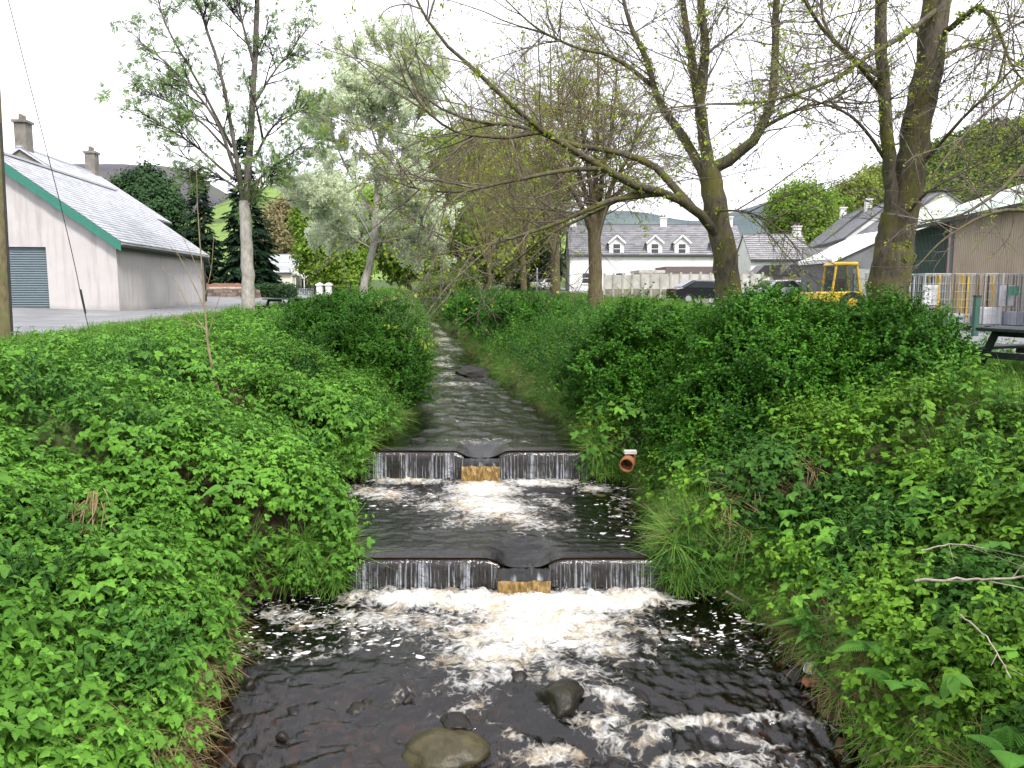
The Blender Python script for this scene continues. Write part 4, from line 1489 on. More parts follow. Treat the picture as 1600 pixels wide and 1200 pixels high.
# ------------------------------------------------------------------ growing branches, level by level
def grow(P0, D0, length, n, wander, trop, g):
    P0, D = np.asarray(P0, float), np.asarray(D0, float).copy()
    out = [P0]
    p = P0
    st = (np.asarray(length) / (n - 1))[:, None]
    for i in range(n - 1):
        D = D + g.normal(size=D.shape) * wander + np.asarray(trop)
        D /= np.linalg.norm(D, axis=1)[:, None]
        p = p + D * st
        out.append(p)
    return np.stack(out, 1)


def shoots(P, Rr, per, tlo, thi, ang, ang_sd, g):
    """positions, directions and parent radius/fraction for side shoots of the branches P (m,n,3)"""
    m, n, _ = P.shape
    idx = np.repeat(np.arange(m), per)
    t = g.uniform(tlo, thi, len(idx))
    f = t * (n - 1)
    i = np.minimum(f.astype(int), n - 2)
    fr = (f - i)[:, None]
    p = P[idx, i] * (1 - fr) + P[idx, i + 1] * fr
    d = P[idx, i + 1] - P[idx, i]
    d /= np.linalg.norm(d, axis=1)[:, None] + 1e-9
    r = Rr[idx, i] * (1 - fr[:, 0]) + Rr[idx, i + 1] * fr[:, 0]
    q = np.cross(d, g.normal(size=d.shape))
    q /= np.linalg.norm(q, axis=1)[:, None] + 1e-9
    a = np.abs(g.normal(ang, ang_sd, len(idx)))[:, None]
    return p, d * np.cos(a) + q * np.sin(a), r, t, idx


def poly_len(P):
    return np.linalg.norm(np.diff(P, axis=1), axis=2).sum(1)


def make_tree(name, base, trunk, limbs, levels, barks, label, cat='tree', group=None, seed=1, leaves=None, leaf_per=1.0, leaf_scale=1.0, trunk_k=14, flare=1.35, trunk_tufts=None):
    """trunk/limbs: ([(px,py,Y)...], r0, r1) read off the photograph at the tree's own distance.
    levels: [(shoots per branch, angle, spread, length range in m, radius, points, wander, upward pull)]"""
    g = np.random.default_rng(seed)
    e = empty(name, base)
    tag(e, label, cat, group)

    def tube(spec, n):
        pts, r0, r1 = spec
        P = catmull([at(*p) for p in pts], n)
        L = np.linspace(0, 1, n)
        r = r0 + (r1 - r0) * L ** 0.8
        r = r * (1 + 0.10 * noise3(L * 13, seed * 3.1 + pts[0][0] * .1))
        kk_ = np.stack([noise3(L * 11, pts[0][1] * .13 + 5.5 * q, seed) for q in range(3)], 1)
        P = P + kk_ * (np.minimum(.11, .8 * r) * np.clip(L * 6, 0, 1))[:, None]
        return P, r

    P, r = tube(trunk, 16)
    r = r * np.interp(np.linspace(0, 1, 16), [0, .12, 1], [flare, 1.04, 1])
    T = Tubes()
    T.add(P, r, trunk_k)
    obj('trunk', T.mesh('trunk'), barks[0], e, world=True)
    Ps, Rs = [], []
    Ps.append(P[None][:, ::1]); Rs.append(r[None])
    for L_ in limbs:
        Pl, rl = tube(L_, 16)
        T = Tubes()
        T.add(Pl, rl, 8)
        obj('limb', T.mesh('limb'), barks[-1] if len(barks) > 2 else barks[0], e, world=True)
        Ps.append(Pl[None])
        Rs.append(rl[None])
    cur, cr = np.concatenate(Ps), np.concatenate(Rs)
    first = True
    tips = []
    T = Tubes()
    for (per, ang, sd, l0, l1, rad, n, wan, up) in levels:
        p, d, r, t, idx = shoots(cur, cr, per, 0.12 if not first else 0.22, 1.0, ang, sd, g)
        if first:      # the trunk itself only carries shoots near its top
            keep = ~((idx == 0) & (t < 0.75 if len(limbs) else t < 0.35))
            p, d, r, t = p[keep], d[keep], r[keep], t[keep]
        ln = g.uniform(l0, l1, len(p)) * (1.1 - 0.45 * t)
        Q = grow(p, d, ln, n, wan, up, g)
        r0 = np.minimum(rad * g.uniform(.7, 1.3, len(p)), r * 0.85)
        rr = r0[:, None] * np.linspace(1, 0.35, n)[None]
        T.add(Q, rr, 5 if rad > 0.015 else 3)
        cur, cr = Q, rr
        tips.append(Q)
        first = False
    if tips:
        o = obj('twigs', T.mesh('twigs'), barks[1], e, world=True)
        tag(o, kind='stuff')
    if leaves and tips:
        src = tips[-1].reshape(-1, 3) if len(tips) < 2 else np.concatenate([tips[-1][:, 1:].reshape(-1, 3), tips[-2][:, 2:].reshape(-1, 3)])
        k = int(len(src) * leaf_per)
        sel = src[g.integers(0, len(src), k)] + g.normal(0, .04, (k, 3))
        nn = g.normal(size=(k, 3)) + np.array([0, 0, .8])
        scatter_mix('crown', PL[leaves], sel, rot_to(nn), g.uniform(.6, 1.3, k) * leaf_scale, e, kind='stuff')
    if trunk_tufts:
        k, pr, sc = trunk_tufts
        i = g.integers(0, min(len(Ps), 6), k)
        big = np.concatenate(Ps[:6])
        bigr = np.concatenate(Rs[:6])
        j = (np.sqrt(g.random(k)) * 9 + (0)).astype(int)
        j = g.integers(2, 11, k)
        d = g.normal(size=(k, 3))
        d /= np.linalg.norm(d, axis=1)[:, None]
        nx_ = big[i, j + 1] - big[i, j]
        pos_ = big[i, j] + nx_ * g.random((k, 1)) + d * bigr[i, j][:, None] * 1.0
        scatter_mix('bark_shoots', PL[pr], pos_, rot_to(d), g.uniform(.5, 1.2, k) * sc, e, kind='stuff')
    return e

# ================================================================== trees
B_ashlimb = bark('dark_mossy_limb_bark', (.05, .044, .04), (.17, .15, .135), (.075, .08, .03), .4)
D = 18.0
make_tree('bare_tree', at(1142, 528, D),
          ([(1142, 530, D), (1138, 440, D), (1128, 380, D), (1116, 310, D), (1106, 262, D)], .30, .24),
          [([(1110, 290, D), (1098, 200, D), (1086, 120, D), (1076, 60, D), (1058, -60, D)], .165, .06),
           ([(1104, 240, D), (1094, 160, D - .3), (1102, 80, D - .5), (1095, 0, D - .6), (1100, -70, D - .6)], .14, .06),
           ([(1108, 285, D), (1066, 212, D + .4), (1030, 160, D + .8), (1010, 92, D + 1), (985, 40, D + 1.2), (965, -40, D + 1.4)], .12, .04),
           ([(1106, 268, D), (1150, 242, D - .2), (1186, 205, D - .4), (1206, 150, D - .5), (1211, 60, D - .5), (1214, -50, D - .5)], .145, .07),
           ([(1124, 372, D), (1085, 325, D - .5), (1040, 302, D - 1), (985, 290, D - 1.6), (940, 262, D - 2.1), (880, 226, D - 2.6), (840, 200, D - 2.9), (790, 155, D - 3.2), (740, 108, D - 3.4), (690, 62, D - 3.6), (650, 0, D - 3.7), (630, -60, D - 3.8)], .115, .013),
           ([(1082, 325, D - .5), (1020, 258, D - .2), (960, 238, D - .4), (890, 226, D - .6), (810, 196, D - .8), (740, 190, D - 1), (660, 150, D - 1.2), (625, 80, D - 1.4)], .10, .012),
           ([(1036, 302, D - 1), (960, 312, D - 1.6), (880, 345, D - 2), (800, 372, D - 2.5), (720, 392, D - 3), (640, 405, D - 3.3)], .07, .010),
           ([(940, 262, D - 2.1), (870, 268, D - 2.6), (790, 285, D - 3), (710, 300, D - 3.4), (640, 292, D - 3.6), (590, 270, D - 3.8)], .055, .008),
           ([(1020, 135, D + 1), (960, 90, D + .6), (900, 74, D + .3), (840, 45, D), (785, -5, D - .3)], .06, .012),
           ([(1000, 296, D - 1.4), (930, 330, D - .8), (850, 372, D - .4), (770, 430, D), (700, 420, D + .2)], .05, .008),
           ([(850, 205, D - 2.8), (780, 215, D - 3.2), (700, 200, D - 3.6), (640, 140, D - 4), (620, 80, D - 4.2)], .045, .008),
           ([(1110, 330, D), (1160, 330, D - 1), (1200, 345, D - 1.6), (1240, 380, D - 2)], .03, .008),
           ([(1190, 200, D - .4), (1250, 170, D - .6), (1310, 150, D - .8), (1360, 90, D - .9)], .05, .01)],
          [(17, .75, .28, 1.2, 3.4, .016, 8, .12, (0, 0, -.005)), (7, .8, .3, .5, 1.4, .0070, 6, .16, (0, 0, -.01)), (4, .8, .3, .2, .6, .0042, 4, .16, (0, 0, 0))],
          (B_grey, B_twig), 'large spreading bare tree, mossy trunk with a long limb reaching over the stream', seed=5, leaves='young', leaf_per=.07, leaf_scale=1.1, trunk_tufts=(480, 'young', 1.6))
D = 16.0
make_tree('bare_tree', at(1386, 556, D),
          ([(1386, 560, D), (1388, 450, D), (1398, 385, D), (1406, 335, D)], .40, .34),
          [([(1392, 352, D), (1389, 250, D - .2), (1381, 150, D - .3), (1376, 60, D - .4), (1374, -70, D - .5)], .135, .10),
           ([(1408, 350, D), (1426, 240, D), (1442, 150, D), (1456, 60, D), (1464, -70, D)], .30, .25),
           ([(1462, 60, D), (1500, 32, D - .5), (1530, 12, D - .8), (1556, 38, D - 1), (1580, 100, D - 1.2), (1610, 140, D - 1.3)], .07, .012),
           ([(1445, 120, D), (1490, 80, D + .5), (1550, 60, D + .8), (1620, 20, D + 1)], .05, .012),
           ([(1470, 10, D), (1420, 50, D - 1), (1350, 92, D - 1.5), (1290, 130, D - 2), (1200, 158, D - 2.4), (1100, 163, D - 2.8), (1040, 170, D - 3)], .055, .012),
           ([(1382, 150, D), (1340, 100, D - .6), (1300, 62, D - 1), (1268, 20, D - 1.2), (1240, -30, D - 1.3)], .06, .02),
           ([(1378, 120, D), (1320, 80, D + .6), (1290, 40, D + 1), (1280, -20, D + 1.2)], .06, .02),
           ([(1430, 270, D), (1490, 200, D - .8), (1560, 130, D - 1.4), (1630, 60, D - 1.8)], .045, .012),
           ([(1390, 260, D), (1340, 190, D - .6), (1280, 160, D - 1), (1220, 150, D - 1.3)], .04, .01),
           ([(1408, 345, D), (1450, 300, D - .8), (1520, 262, D - 1.2), (1610, 215, D - 1.5)], .035, .01)],
          [(17, .8, .28, 1.2, 3.0, .015, 8, .12, (0, 0, .0)), (7, .8, .3, .5, 1.2, .0070, 6, .15, (0, 0, -.01)), (4, .8, .3, .2, .6, .0042, 4, .16, (0, 0, -.02))],
          (B_grey, B_twig), 'thick forked tree trunk standing behind the big shrub near the roll cages', seed=6, leaves='young', leaf_per=.08, leaf_scale=1.1, trunk_tufts=(300, 'young', 1.5))
# a tree out of frame whose low branch hangs in
D = 11.0
make_tree('bare_tree', at(1790, 700, D),
          ([(1790, 720, D), (1770, 500, D), (1750, 320, D), (1720, 120, D), (1690, -120, D)], .25, .12),
          [([(1750, 330, D), (1640, 240, D), (1560, 300, D - .3), (1500, 336, D - .5), (1440, 345, D - .6)], .045, .008),
           ([(1745, 300, D), (1650, 330, D - .5), (1560, 330, D - .8), (1480, 370, D - 1), (1430, 420, D - 1.1)], .04, .006),
           ([(1740, 250, D), (1640, 120, D - .3), (1560, 160, D - .5), (1490, 230, D - .8), (1440, 300, D - 1)], .04, .006)],
          [(9, .8, .25, .6, 1.5, .010, 8, .14, (0, 0, -.05)), (5, .8, .3, .25, .7, .0055, 5, .16, (0, 0, -.03))],
          (B_grey, B_twig), 'bare tree at the edge of the view whose thin branches hang over the tan shed', seed=8, leaves='young', leaf_per=.07, leaf_scale=.8)

# the row of twiggy trees along the far right bank
ROW = [(930, 484, 36, .33, [(905, 120, -1), (965, 90, 1), (870, 130, 0), (935, 60, .5), (1000, 170, -1), (850, 220, -1.5), (985, 260, 1)], 'twiggy tree with a stout brown trunk by the concrete fence', 21),
       (868, 478, 46, .30, [(880, 110, -1), (835, 130, 1), (800, 200, 0), (905, 150, 0), (860, 70, 1), (780, 260, -1)], 'slimmer twiggy tree just left of the stout brown trunk', 22),
       (818, 472, 58, .24, [(770, 110, -1), (820, 80, 1), (735, 170, 0), (850, 150, 0), (720, 250, -2), (790, 150, 2)], 'twiggy brownish tree in the middle of the far row', 23),
       (765, 470, 68, .22, [(735, 130, 0), (770, 150, 1), (700, 190, -1), (800, 180, 1), (680, 250, -1)], 'twiggy brownish tree far back beside the stream bend', 24)]
for bx, by, Dd, rr, tops, lab, sd in ROW:
    s = 18.0 / Dd
    fork = by - 165 * 36 / Dd * .85
    limbs = []
    for i, (tx, ty, dy) in enumerate(tops):
        limbs.append(([(bx, fork + 6 * i, Dd), (bx + (tx - bx) * .35, fork - (fork - ty) * .28, Dd + dy * .4), (bx + (tx - bx) * .8, fork - (fork - ty) * .62, Dd + dy), (tx, ty, Dd + dy)], rr * .5, .03))
    make_tree('twiggy_tree', at(bx, by, Dd), ([(bx, by, Dd), (bx, (by + fork) / 2, Dd), (bx - 3, fork, Dd), (bx - 5, fork - 40, Dd)], rr, rr * .7), limbs,
              [(22, .95, .35, 2.0, 5.2, .030, 8, .11, (0, 0, -.016)), (7, .85, .3, .8, 2.2, .016, 6, .13, (0, 0, -.035)), (3, .8, .3, .4, 1.2, .010, 4, .15, (0, 0, -.02))],
              (B_brown, B_warm), lab, group='twiggy trees along the far bank', seed=sd, leaves='young', leaf_per=.20, leaf_scale=1.8)

# the pale-trunked tree by the lane
D = 36.0
make_tree('ash_tree', at(389, 497, D),
          ([(389, 500, D), (387, 430, D), (385, 370, D), (382, 315, D)], .29, .24),
          [([(384, 330, D), (391, 220, D), (398, 100, D), (403, -40, D)], .17, .10),
           ([(381, 318, D), (366, 225, D - .5), (346, 120, D - .8), (318, 30, D - 1), (300, -40, D - 1)], .11, .04),
           ([(376, 290, D), (335, 185, D - 1), (272, 110, D - 1.5), (215, 62, D - 2)], .09, .02),
           ([(372, 250, D), (300, 180, D + .8), (222, 140, D + 1.2)], .07, .02),
           ([(366, 280, D), (300, 225, D - 1), (215, 172, D - 1.6)], .07, .02),
           ([(362, 230, D), (310, 130, D + .5), (260, 40, D + 1), (240, -30, D + 1)], .07, .03),
           ([(380, 300, D), (320, 262, D), (258, 232, D + .5)], .06, .015),
           ([(396, 250, D), (430, 195, D - .8), (492, 165, D - 1.4)], .07, .012),
           ([(394, 290, D), (425, 262, D + .6), (478, 222, D + 1)], .06, .012),
           ([(398, 160, D), (430, 110, D + .6), (476, 50, D + 1)], .07, .015),
           ([(399, 110, D), (380, 40, D - .6), (365, -30, D - .8)], .07, .03),
           ([(388, 325, D), (410, 290, D - .6), (425, 270, D - 1)], .05, .012)],
          [(14, .6, .2, 1.0, 2.6, .030, 7, .10, (0, 0, .05)), (6, .7, .25, .4, 1.1, .018, 5, .14, (0, 0, .03)), (3, .7, .25, .2, .5, .012, 3, .14, (0, 0, .03))],
          (B_pale, B_dark, B_ashlimb), 'tall tree with a pale smooth trunk and sparse feathery leaves beside the lane', seed=31, leaves='ash', leaf_per=.17, leaf_scale=1.0)

# whitebeam over the stream
D = 40.0
make_tree('whitebeam_tree', at(564, 486, D),
          ([(564, 488, D), (570, 440, D), (582, 392, D), (588, 320, D), (593, 240, D)], .22, .14),
          [([(590, 300, D), (596, 200, D), (606, 120, D), (612, 70, D)], .13, .03),
           ([(586, 385, D), (555, 330, D - 1), (520, 305, D - 1.5), (485, 300, D - 2)], .06, .02),
           ([(588, 340, D), (545, 270, D + .5), (520, 210, D + 1), (512, 170, D + 1)], .07, .02),
           ([(588, 360, D), (630, 320, D - 1), (670, 300, D - 1.5)], .06, .02),
           ([(592, 300, D), (630, 240, D), (655, 180, D + .5), (665, 130, D + .5)], .07, .02),
           ([(594, 240, D), (570, 170, D - .8), (555, 120, D - 1)], .06, .02),
           ([(585, 380, D), (625, 372, D + 1), (660, 372, D + 1.5)], .05, .015),
           ([(584, 390, D), (550, 372, D + 1), (505, 355, D + 1.5)], .05, .015),
           ([(594, 220, D), (630, 150, D - 1), (640, 100, D - 1)], .05, .02)],
          [(17, .75, .3, 1.0, 2.8, .026, 6, .12, (0, 0, .05)), (7, .8, .25, .5, 1.2, .014, 4, .14, (0, 0, .02))],
          (B_pale, B_warm), 'leaning pale-trunked tree with whitish young leaves behind the dense shrub', seed=33, leaves='pale', leaf_per=3.2, leaf_scale=1.4)


# ------------------------------------------------------------------ leafy trees and conifers in the distance
def leafy_tree(name, px, base_py, D, blobs, proto, n, label, trunk_r=.25, scale=1.0, group=None, seed=1, cat='tree', B=None):
    """blobs: (px, py, dY, radius px, radius py) lobes of the crown"""
    g = np.random.default_rng(seed)
    b = at(px, base_py, D)
    e = empty(name, b)
    tag(e, label, cat, group)
    topz = max(at(q[0], q[1], D)[2] for q in blobs)
    T = Tubes()
    n_ = 10
    P = b + np.array([0, 0, 1.0]) * np.linspace(0, 1, n_)[:, None] * (topz - b[2])
    P = P + np.stack([.15 * noise3(np.linspace(0, 2, n_), seed), .15 * noise3(np.linspace(0, 2, n_), seed + 9.5), np.zeros(n_)], 1)
    T.add(P, np.linspace(trunk_r, trunk_r * .25, n_), 9)
    obj('trunk', T.mesh('trunk'), B or B_brown, e, world=True)
    T = Tubes()
    pts, nrm = [], []
    tot = sum(q[3] * q[4] for q in blobs)
    for q in blobs:
        c = at(q[0], q[1], D + q[2])
        rx, rz = q[3] / FPX * D, q[4] / FPX * D
        k = int(n * q[3] * q[4] / tot)
        d = g.normal(size=(k, 3))
        d /= np.linalg.norm(d, axis=1)[:, None]
        ru = (0.55 + 0.5 * g.random(k) ** .6) * (1 + .35 * fbm(d[:, 0] * 2.2 + seed, d[:, 1] * 2.2, d[:, 2] * 2.2 + q[0], 3))
        pts.append(c + d * ru[:, None] * [rx, rx, rz])
        nrm.append(d + [0, 0, .5])
        fr = b + (c - b) * .5
        fr[:2] = b[:2] + (c[:2] - b[:2]) * .1
        T.add(catmull([fr, (fr + c) / 2 + g.normal(0, .3, 3), c, c + d[0] * [rx, rx, rz] * .6], 8), np.linspace(trunk_r * .4, .02, 8), 5)
    obj('limbs', T.mesh('limbs'), B or B_brown, e, world=True)
    pts, nrm = np.concatenate(pts), np.concatenate(nrm)
    scatter_mix('crown', PL[proto], pts, rot_to(nrm), g.uniform(.7, 1.4, len(pts)) * scale, e, kind='stuff')
    return e


leafy_tree('broadleaf_tree', 228, 470, 90, [(225, 330, 0, 52, 60), (200, 350, 2, 40, 45), (258, 345, -2, 38, 50), (228, 295, 0, 35, 32), (240, 390, 0, 50, 50)], 'deep', 1500, 'rounded dark green tree behind the shed roof', .4, 1.9, seed=41)
leafy_tree('broadleaf_tree', 520, 465, 84, [(510, 400, 0, 45, 48), (490, 350, 1, 32, 45), (545, 420, -1, 35, 35), (540, 370, 2, 40, 40)], 'lime', 1500, 'lime green bushy tree beyond the white gate pillars', .3, 1.8, seed=42)
leafy_tree('broadleaf_tree', 470, 462, 120, [(440, 370, 0, 40, 50), (470, 330, 3, 35, 35), (415, 400, 0, 25, 40)], 'russet', 800, 'russet budding tree behind the small white cottage', .3, 2.4, seed=43)
leafy_tree('broadleaf_tree', 640, 466, 90, [(640, 390, 0, 60, 50), (600, 340, 2, 45, 45), (690, 350, 3, 60, 60), (650, 300, 5, 50, 45), (680, 250, 6, 45, 45)], 'lime', 2600, 'fresh green tree filling the gap above the stream bend', .3, 2.0, seed=44)
leafy_tree('broadleaf_tree', 760, 466, 95, [(760, 390, 0, 70, 50), (720, 330, 3, 60, 60), (820, 350, 3, 60, 60), (780, 280, 5, 60, 60), (850, 300, 2, 45, 60), (740, 240, 6, 50, 50)], 'olive', 3000, 'wide olive tree behind the row of twiggy trees', .35, 2.1, seed=45)
leafy_tree('broadleaf_tree', 1255, 440, 120, [(1250, 325, 0, 48, 40), (1225, 345, 0, 30, 35), (1285, 335, 2, 40, 38), (1260, 375, 0, 50, 40)], 'lime', 1200, 'round yellow-green tree rising behind the white terrace', .4, 2.4, seed=46)
leafy_tree('broadleaf_tree', 860, 462, 105, [(850, 410, 0, 40, 35), (810, 425, 0, 40, 28)], 'deep', 500, 'dark hedge-like tree at the end of the road', .2, 2.0, seed=47)
leafy_tree('broadleaf_tree', 1345, 440, 140, [(1340, 310, 0, 40, 35), (1370, 290, 4, 35, 35), (1320, 330, 2, 30, 30)], 'olive', 700, 'brownish green tree above the white terrace chimneys', .4, 2.6, seed=48)


def conifer(px, base_py, top_py, D, half_px, label, seed):
    g = np.random.default_rng(seed)
    b = at(px, base_py, D)
    t = at(px, top_py, D)
    H, W = t[2] - b[2], half_px / FPX * D
    e = empty('conifer_tree', b)
    tag(e, label, 'tree', 'dark conifers beside the lane')
    T = Tubes()
    T.add(np.linspace(b, t, 8), np.linspace(.3, .03, 8), 8)
    obj('trunk', T.mesh('trunk'), B_dark, e, world=True)
    n = 700
    u = g.random(n) ** 1.25 * .97
    yaw = g.uniform(0, 6.28, n)
    reach = W * (1 - u) ** .8 * g.uniform(.55, 1.12, n)
    pts = b + np.stack([np.cos(yaw) * reach * .55, np.sin(yaw) * reach * .55, u * H], 1)
    rots = np.stack([g.normal(-.15, .2, n), g.normal(0, .2, n), yaw - math.pi / 2], 1)
    T = Tubes()
    a = np.stack([np.zeros(n), np.zeros(n), u * H + .2], 1) + b
    T.add(np.stack([a, (a + pts) / 2 + [0, 0, .1], pts], 1)[:260], np.tile([.05, .03, .015], (260, 1)), 4)
    obj('limbs', T.mesh('limbs'), B_dark, e, world=True)
    scatter_mix('crown', PL['needle'], pts, rots, np.maximum(reach * .75, .7), e, kind='stuff')


conifer(318, 478, 262, 78, 44, 'shorter dark conifer next to the rounded tree', 51)
conifer(390, 474, 205, 74, 46, 'tall dark conifer directly behind the pale trunk', 52)

# ================================================================== bank vegetation (ground cover nobody could count)
def in_view(P, m=430):
    px, py = proj(P)
    return (P[:, 1] > 1.5) & (px > -m) & (px < 1600 + m) & (py > -m) & (py < 1200 + m * 1.3)


def normals(X, Y):
    e = 0.15
    dx = (terrain(X + e, Y) - terrain(X - e, Y)) / (2 * e)
    dy = (terrain(X, Y + e) - terrain(X, Y - e)) / (2 * e)
    n = np.stack([-dx, -dy, np.ones_like(dx)], 1)
    return n / np.linalg.norm(n, axis=1)[:, None]


def sample(x0, x1, y0, y1, dens):
    n = int((x1 - x0) * (y1 - y0) * dens)
    return rng.uniform(x0, x1, n), rng.uniform(y0, y1, n)


COVER = {k: ([], [], []) for k in ('elder', 'nettle', 'bramble', 'ivy', 'grass', 'hang', 'straw', 'broad', 'feather')}


def put(kind, X, Y, lift, up, smin, smax):
    if len(X) == 0: return
    Z = terrain(X, Y) + lift
    P = np.stack([X, Y, Z], 1)
    N = normals(X, Y) * (1 - up) + np.array([0, 0, 1.0]) * up + rng.normal(0, .16, (len(X), 3))
    k = in_view(P)
    a = COVER[kind]
    a[0].append(P[k]); a[1].append(rot_to(N[k])); a[2].append(rng.uniform(smin, smax, k.sum()))


def clearings(X, Y):
    """0 where something else stands: roads, gaps with bare soil"""
    return (X > -12.7 + .25 * np.sin(Y * 1.7)) & (X < np.interp(Y, [0, 17, 22, 60, 90], [9.6, 9.9, 10.6, 9.6, 5.0]))


BARE = [(-3.95, 9.0, .20, .33), (4.6, 11.3, .4, .35)]      # gaps where dead stems and soil show
for (y0, y1, dens, sc) in ((2.0, 6.5, 135, 1.0), (6.5, 10.5, 125, 1.0), (10.5, 15, 105, 1.0), (15, 22, 70, 1.1), (22, 34, 36, 1.35), (34, 70, 13, 1.9)):
    xl = -13.2
    X, Y = sample(xl, 11.0, y0, y1, dens)
    s = bank_s(X, Y)
    ex = (s > 0) & (s < 2.2)          # steep faces need more plants per square metre of plan
    X, Y = np.concatenate([X, X[ex] + rng.normal(0, .1, ex.sum()), X[ex & (s < .8)] + rng.normal(0, .08, (ex & (s < .8)).sum())]), np.concatenate([Y, Y[ex] + rng.normal(0, .1, ex.sum()), Y[ex & (s < .8)] + rng.normal(0, .08, (ex & (s < .8)).sum())])
    s = bank_s(X, Y)
    pn = fbm(X * .55, Y * .55, 2.2, 3)
    pn2 = fbm(X * .9 + 30, Y * .9, 7.7, 3)
    ok = clearings(X, Y) & (s > 0.03)
    clump = fbm(X * 1.7 + 11, Y * 1.7, 3.3, 3)
    ok &= rng.random(len(X)) < np.where(s < 3.5, .45 + .75 * sstep(-.25, .15, clump), 1)
    for bx, by, rx, ry in BARE[:1]:
        ok &= ((X - bx) / rx) ** 2 + ((Y - by) / ry) ** 2 > 1
    left = X < np.interp(Y, RE[:, 0], RE[:, 1] - 1.0)
    u = rng.random(len(X))
    topflat = sstep(4.2, 6.5, s)
    # left bank: ground elder with nettles and grass, grass towards the lane
    gr = np.where(left, .10 + .65 * topflat + .3 * (pn2 > .32), .20 + .55 * topflat + .22 * sstep(15, 19, Y))
    kind = np.full(len(X), 'elder', dtype=object)
    kind[left & (pn > .22)] = 'nettle'
    rt = ~left
    kind[rt] = 'bramble'
    kind[rt & (pn > .12)] = 'nettle'
    kind[rt & (pn < -.24)] = 'ivy'
    kind[rt & (Y > 8.2) & (Y < 12.0) & (s < 1.7) & (s > .5) & (pn2 > -.35)] = 'ivy'
    kind[rt & (Y > 15) & (u > .55)] = 'nettle'
    u2 = rng.random(len(X))
    kind[(u2 < .035) & (Y < 16)] = 'broad'
    kind[(u2 > .86) & (pn2 > -.1)] = 'feather'
    kind[u < gr] = 'grass'
    table = (X > 6.2) & (Y > 9.3) & (Y < 14.5)
    kind[table] = 'grass'
    kind[(X < -9.8) & (Y > 12)] = 'grass'
    edge = s < np.where(left, .14, .32)
    tuft = rt & (Y > 9.5) & (Y < 11.6) & (s < .75)
    kind[(edge & (rng.random(len(X)) < .55)) | (tuft & (rng.random(len(X)) < .75))] = 'hang'
    kind[(edge & (rng.random(len(X)) < .12)) | ((s < 1.2) & (rng.random(len(X)) < .012)) | (rt & (Y < 12) & (rng.random(len(X)) < .035))] = 'straw'
    for kd in COVER:
        m = ok & (kind == kd)
        n = m.sum()
        if kd in ('elder', 'nettle', 'bramble', 'ivy', 'broad', 'feather'):
            cl = clump[m]
            lift = rng.uniform(-.06, .12, n) + .30 * sstep(-.1, .5, cl) * sstep(.1, .8, s[m])
            low = np.where(s[m] > 4.5, .7, 1.0)
            put(kd, X[m], Y[m], lift * low, .45, .72 * sc, 1.55 * sc)
            COVER[kd][2][-1] *= .8 if (y0 >= 15) else 1.0
        elif kd in ('hang', 'straw'):
            put(kd, X[m], Y[m], rng.uniform(.0, .12, n), .25, .7 * sc, 1.15 * sc)
        else:
            put(kd, X[m], Y[m], rng.uniform(-.06, .02, n), .8, .5 * sc, .95 * sc)

X, Y = sample(-9, 8.5, 3, 15, 7)
k = (bank_s(X, Y) > .25) & clearings(X, Y)
COVER['reed'] = ([], [], [])
put('reed', X[k], Y[k], np.full(k.sum(), .08), .8, .6, 1.1)
n = 130
Y = rng.uniform(4.5, 8.8, n)
put('straw', np.interp(Y, LE[:, 0], LE[:, 1]) - rng.uniform(.02, .22, n), Y, rng.uniform(.05, .3, n), .2, .7, 1.2)
Y = rng.uniform(6, 9, 60)
put('straw', np.interp(Y, RE[:, 0], RE[:, 1]) + rng.uniform(.02, .3, 60), Y, rng.uniform(.05, .25, 60), .2, .6, 1.0)
# extra stems on the steep faces at the water's edge and over the bank ends beside the weirs
for (xa, xb, ya, yb, n) in ((-3.6, -2.05, 9.75, 10.1, 150), (1.9, 2.9, 9.75, 10.1, 110), (-3.7, -2.6, 13.85, 14.2, 90), (1.3, 2.2, 13.95, 14.25, 70)):
    X, Y = rng.uniform(xa, xb, n), rng.uniform(ya, yb, n)
    z0 = wz(np.full(n, ya))
    for kd, q in (('hang', .4), ('elder' if xa < 0 else 'ivy', .6)):
        m = rng.random(n) < q
        P = np.stack([X[m], Y[m], (z0[m] if np.ndim(z0) else z0) + rng.uniform(.12, .75, m.sum())], 1)
        a = COVER[kd]
        a[0].append(P); a[1].append(rot_to(np.array([0, -.8, .6]) + rng.normal(0, .25, (len(P), 3)))); a[2].append(rng.uniform(.6, 1.1, len(P)))

LAB = {'elder': ('bank_foliage', 'bright green lobed leaves covering the bank on the shed side of the stream'), 'nettle': ('nettle_foliage', 'darker toothed nettle-like leaves in patches on both banks'),
       'bramble': ('bramble_foliage', 'yellow-green bramble leaves tangled over the bank on the picnic table side'), 'ivy': ('ivy_foliage', 'dark ivy-like leaves low on the bank under the big shrub'),
       'broad': ('broad_foliage', 'larger broad leaves standing above the smaller bank leaves'), 'feather': ('feathery_foliage', 'finely divided feathery leaves mixed through both banks'), 'grass': ('grass', 'green grass tufts along the bank tops and verges'), 'reed': ('long_grass', 'single long arching grass blades among the bank leaves'), 'hang': ('overhanging_grass', 'long grass drooping over the edges of the stream'), 'straw': ('dead_grass', 'straw-coloured dead grass stems at the bank edges')}
for kd, (P, Q, S) in COVER.items():
    if P:
        scatter_mix(LAB[kd][0], PL[kd], np.concatenate(P), np.concatenate(Q), np.concatenate(S), None, LAB[kd][1], 'stuff')


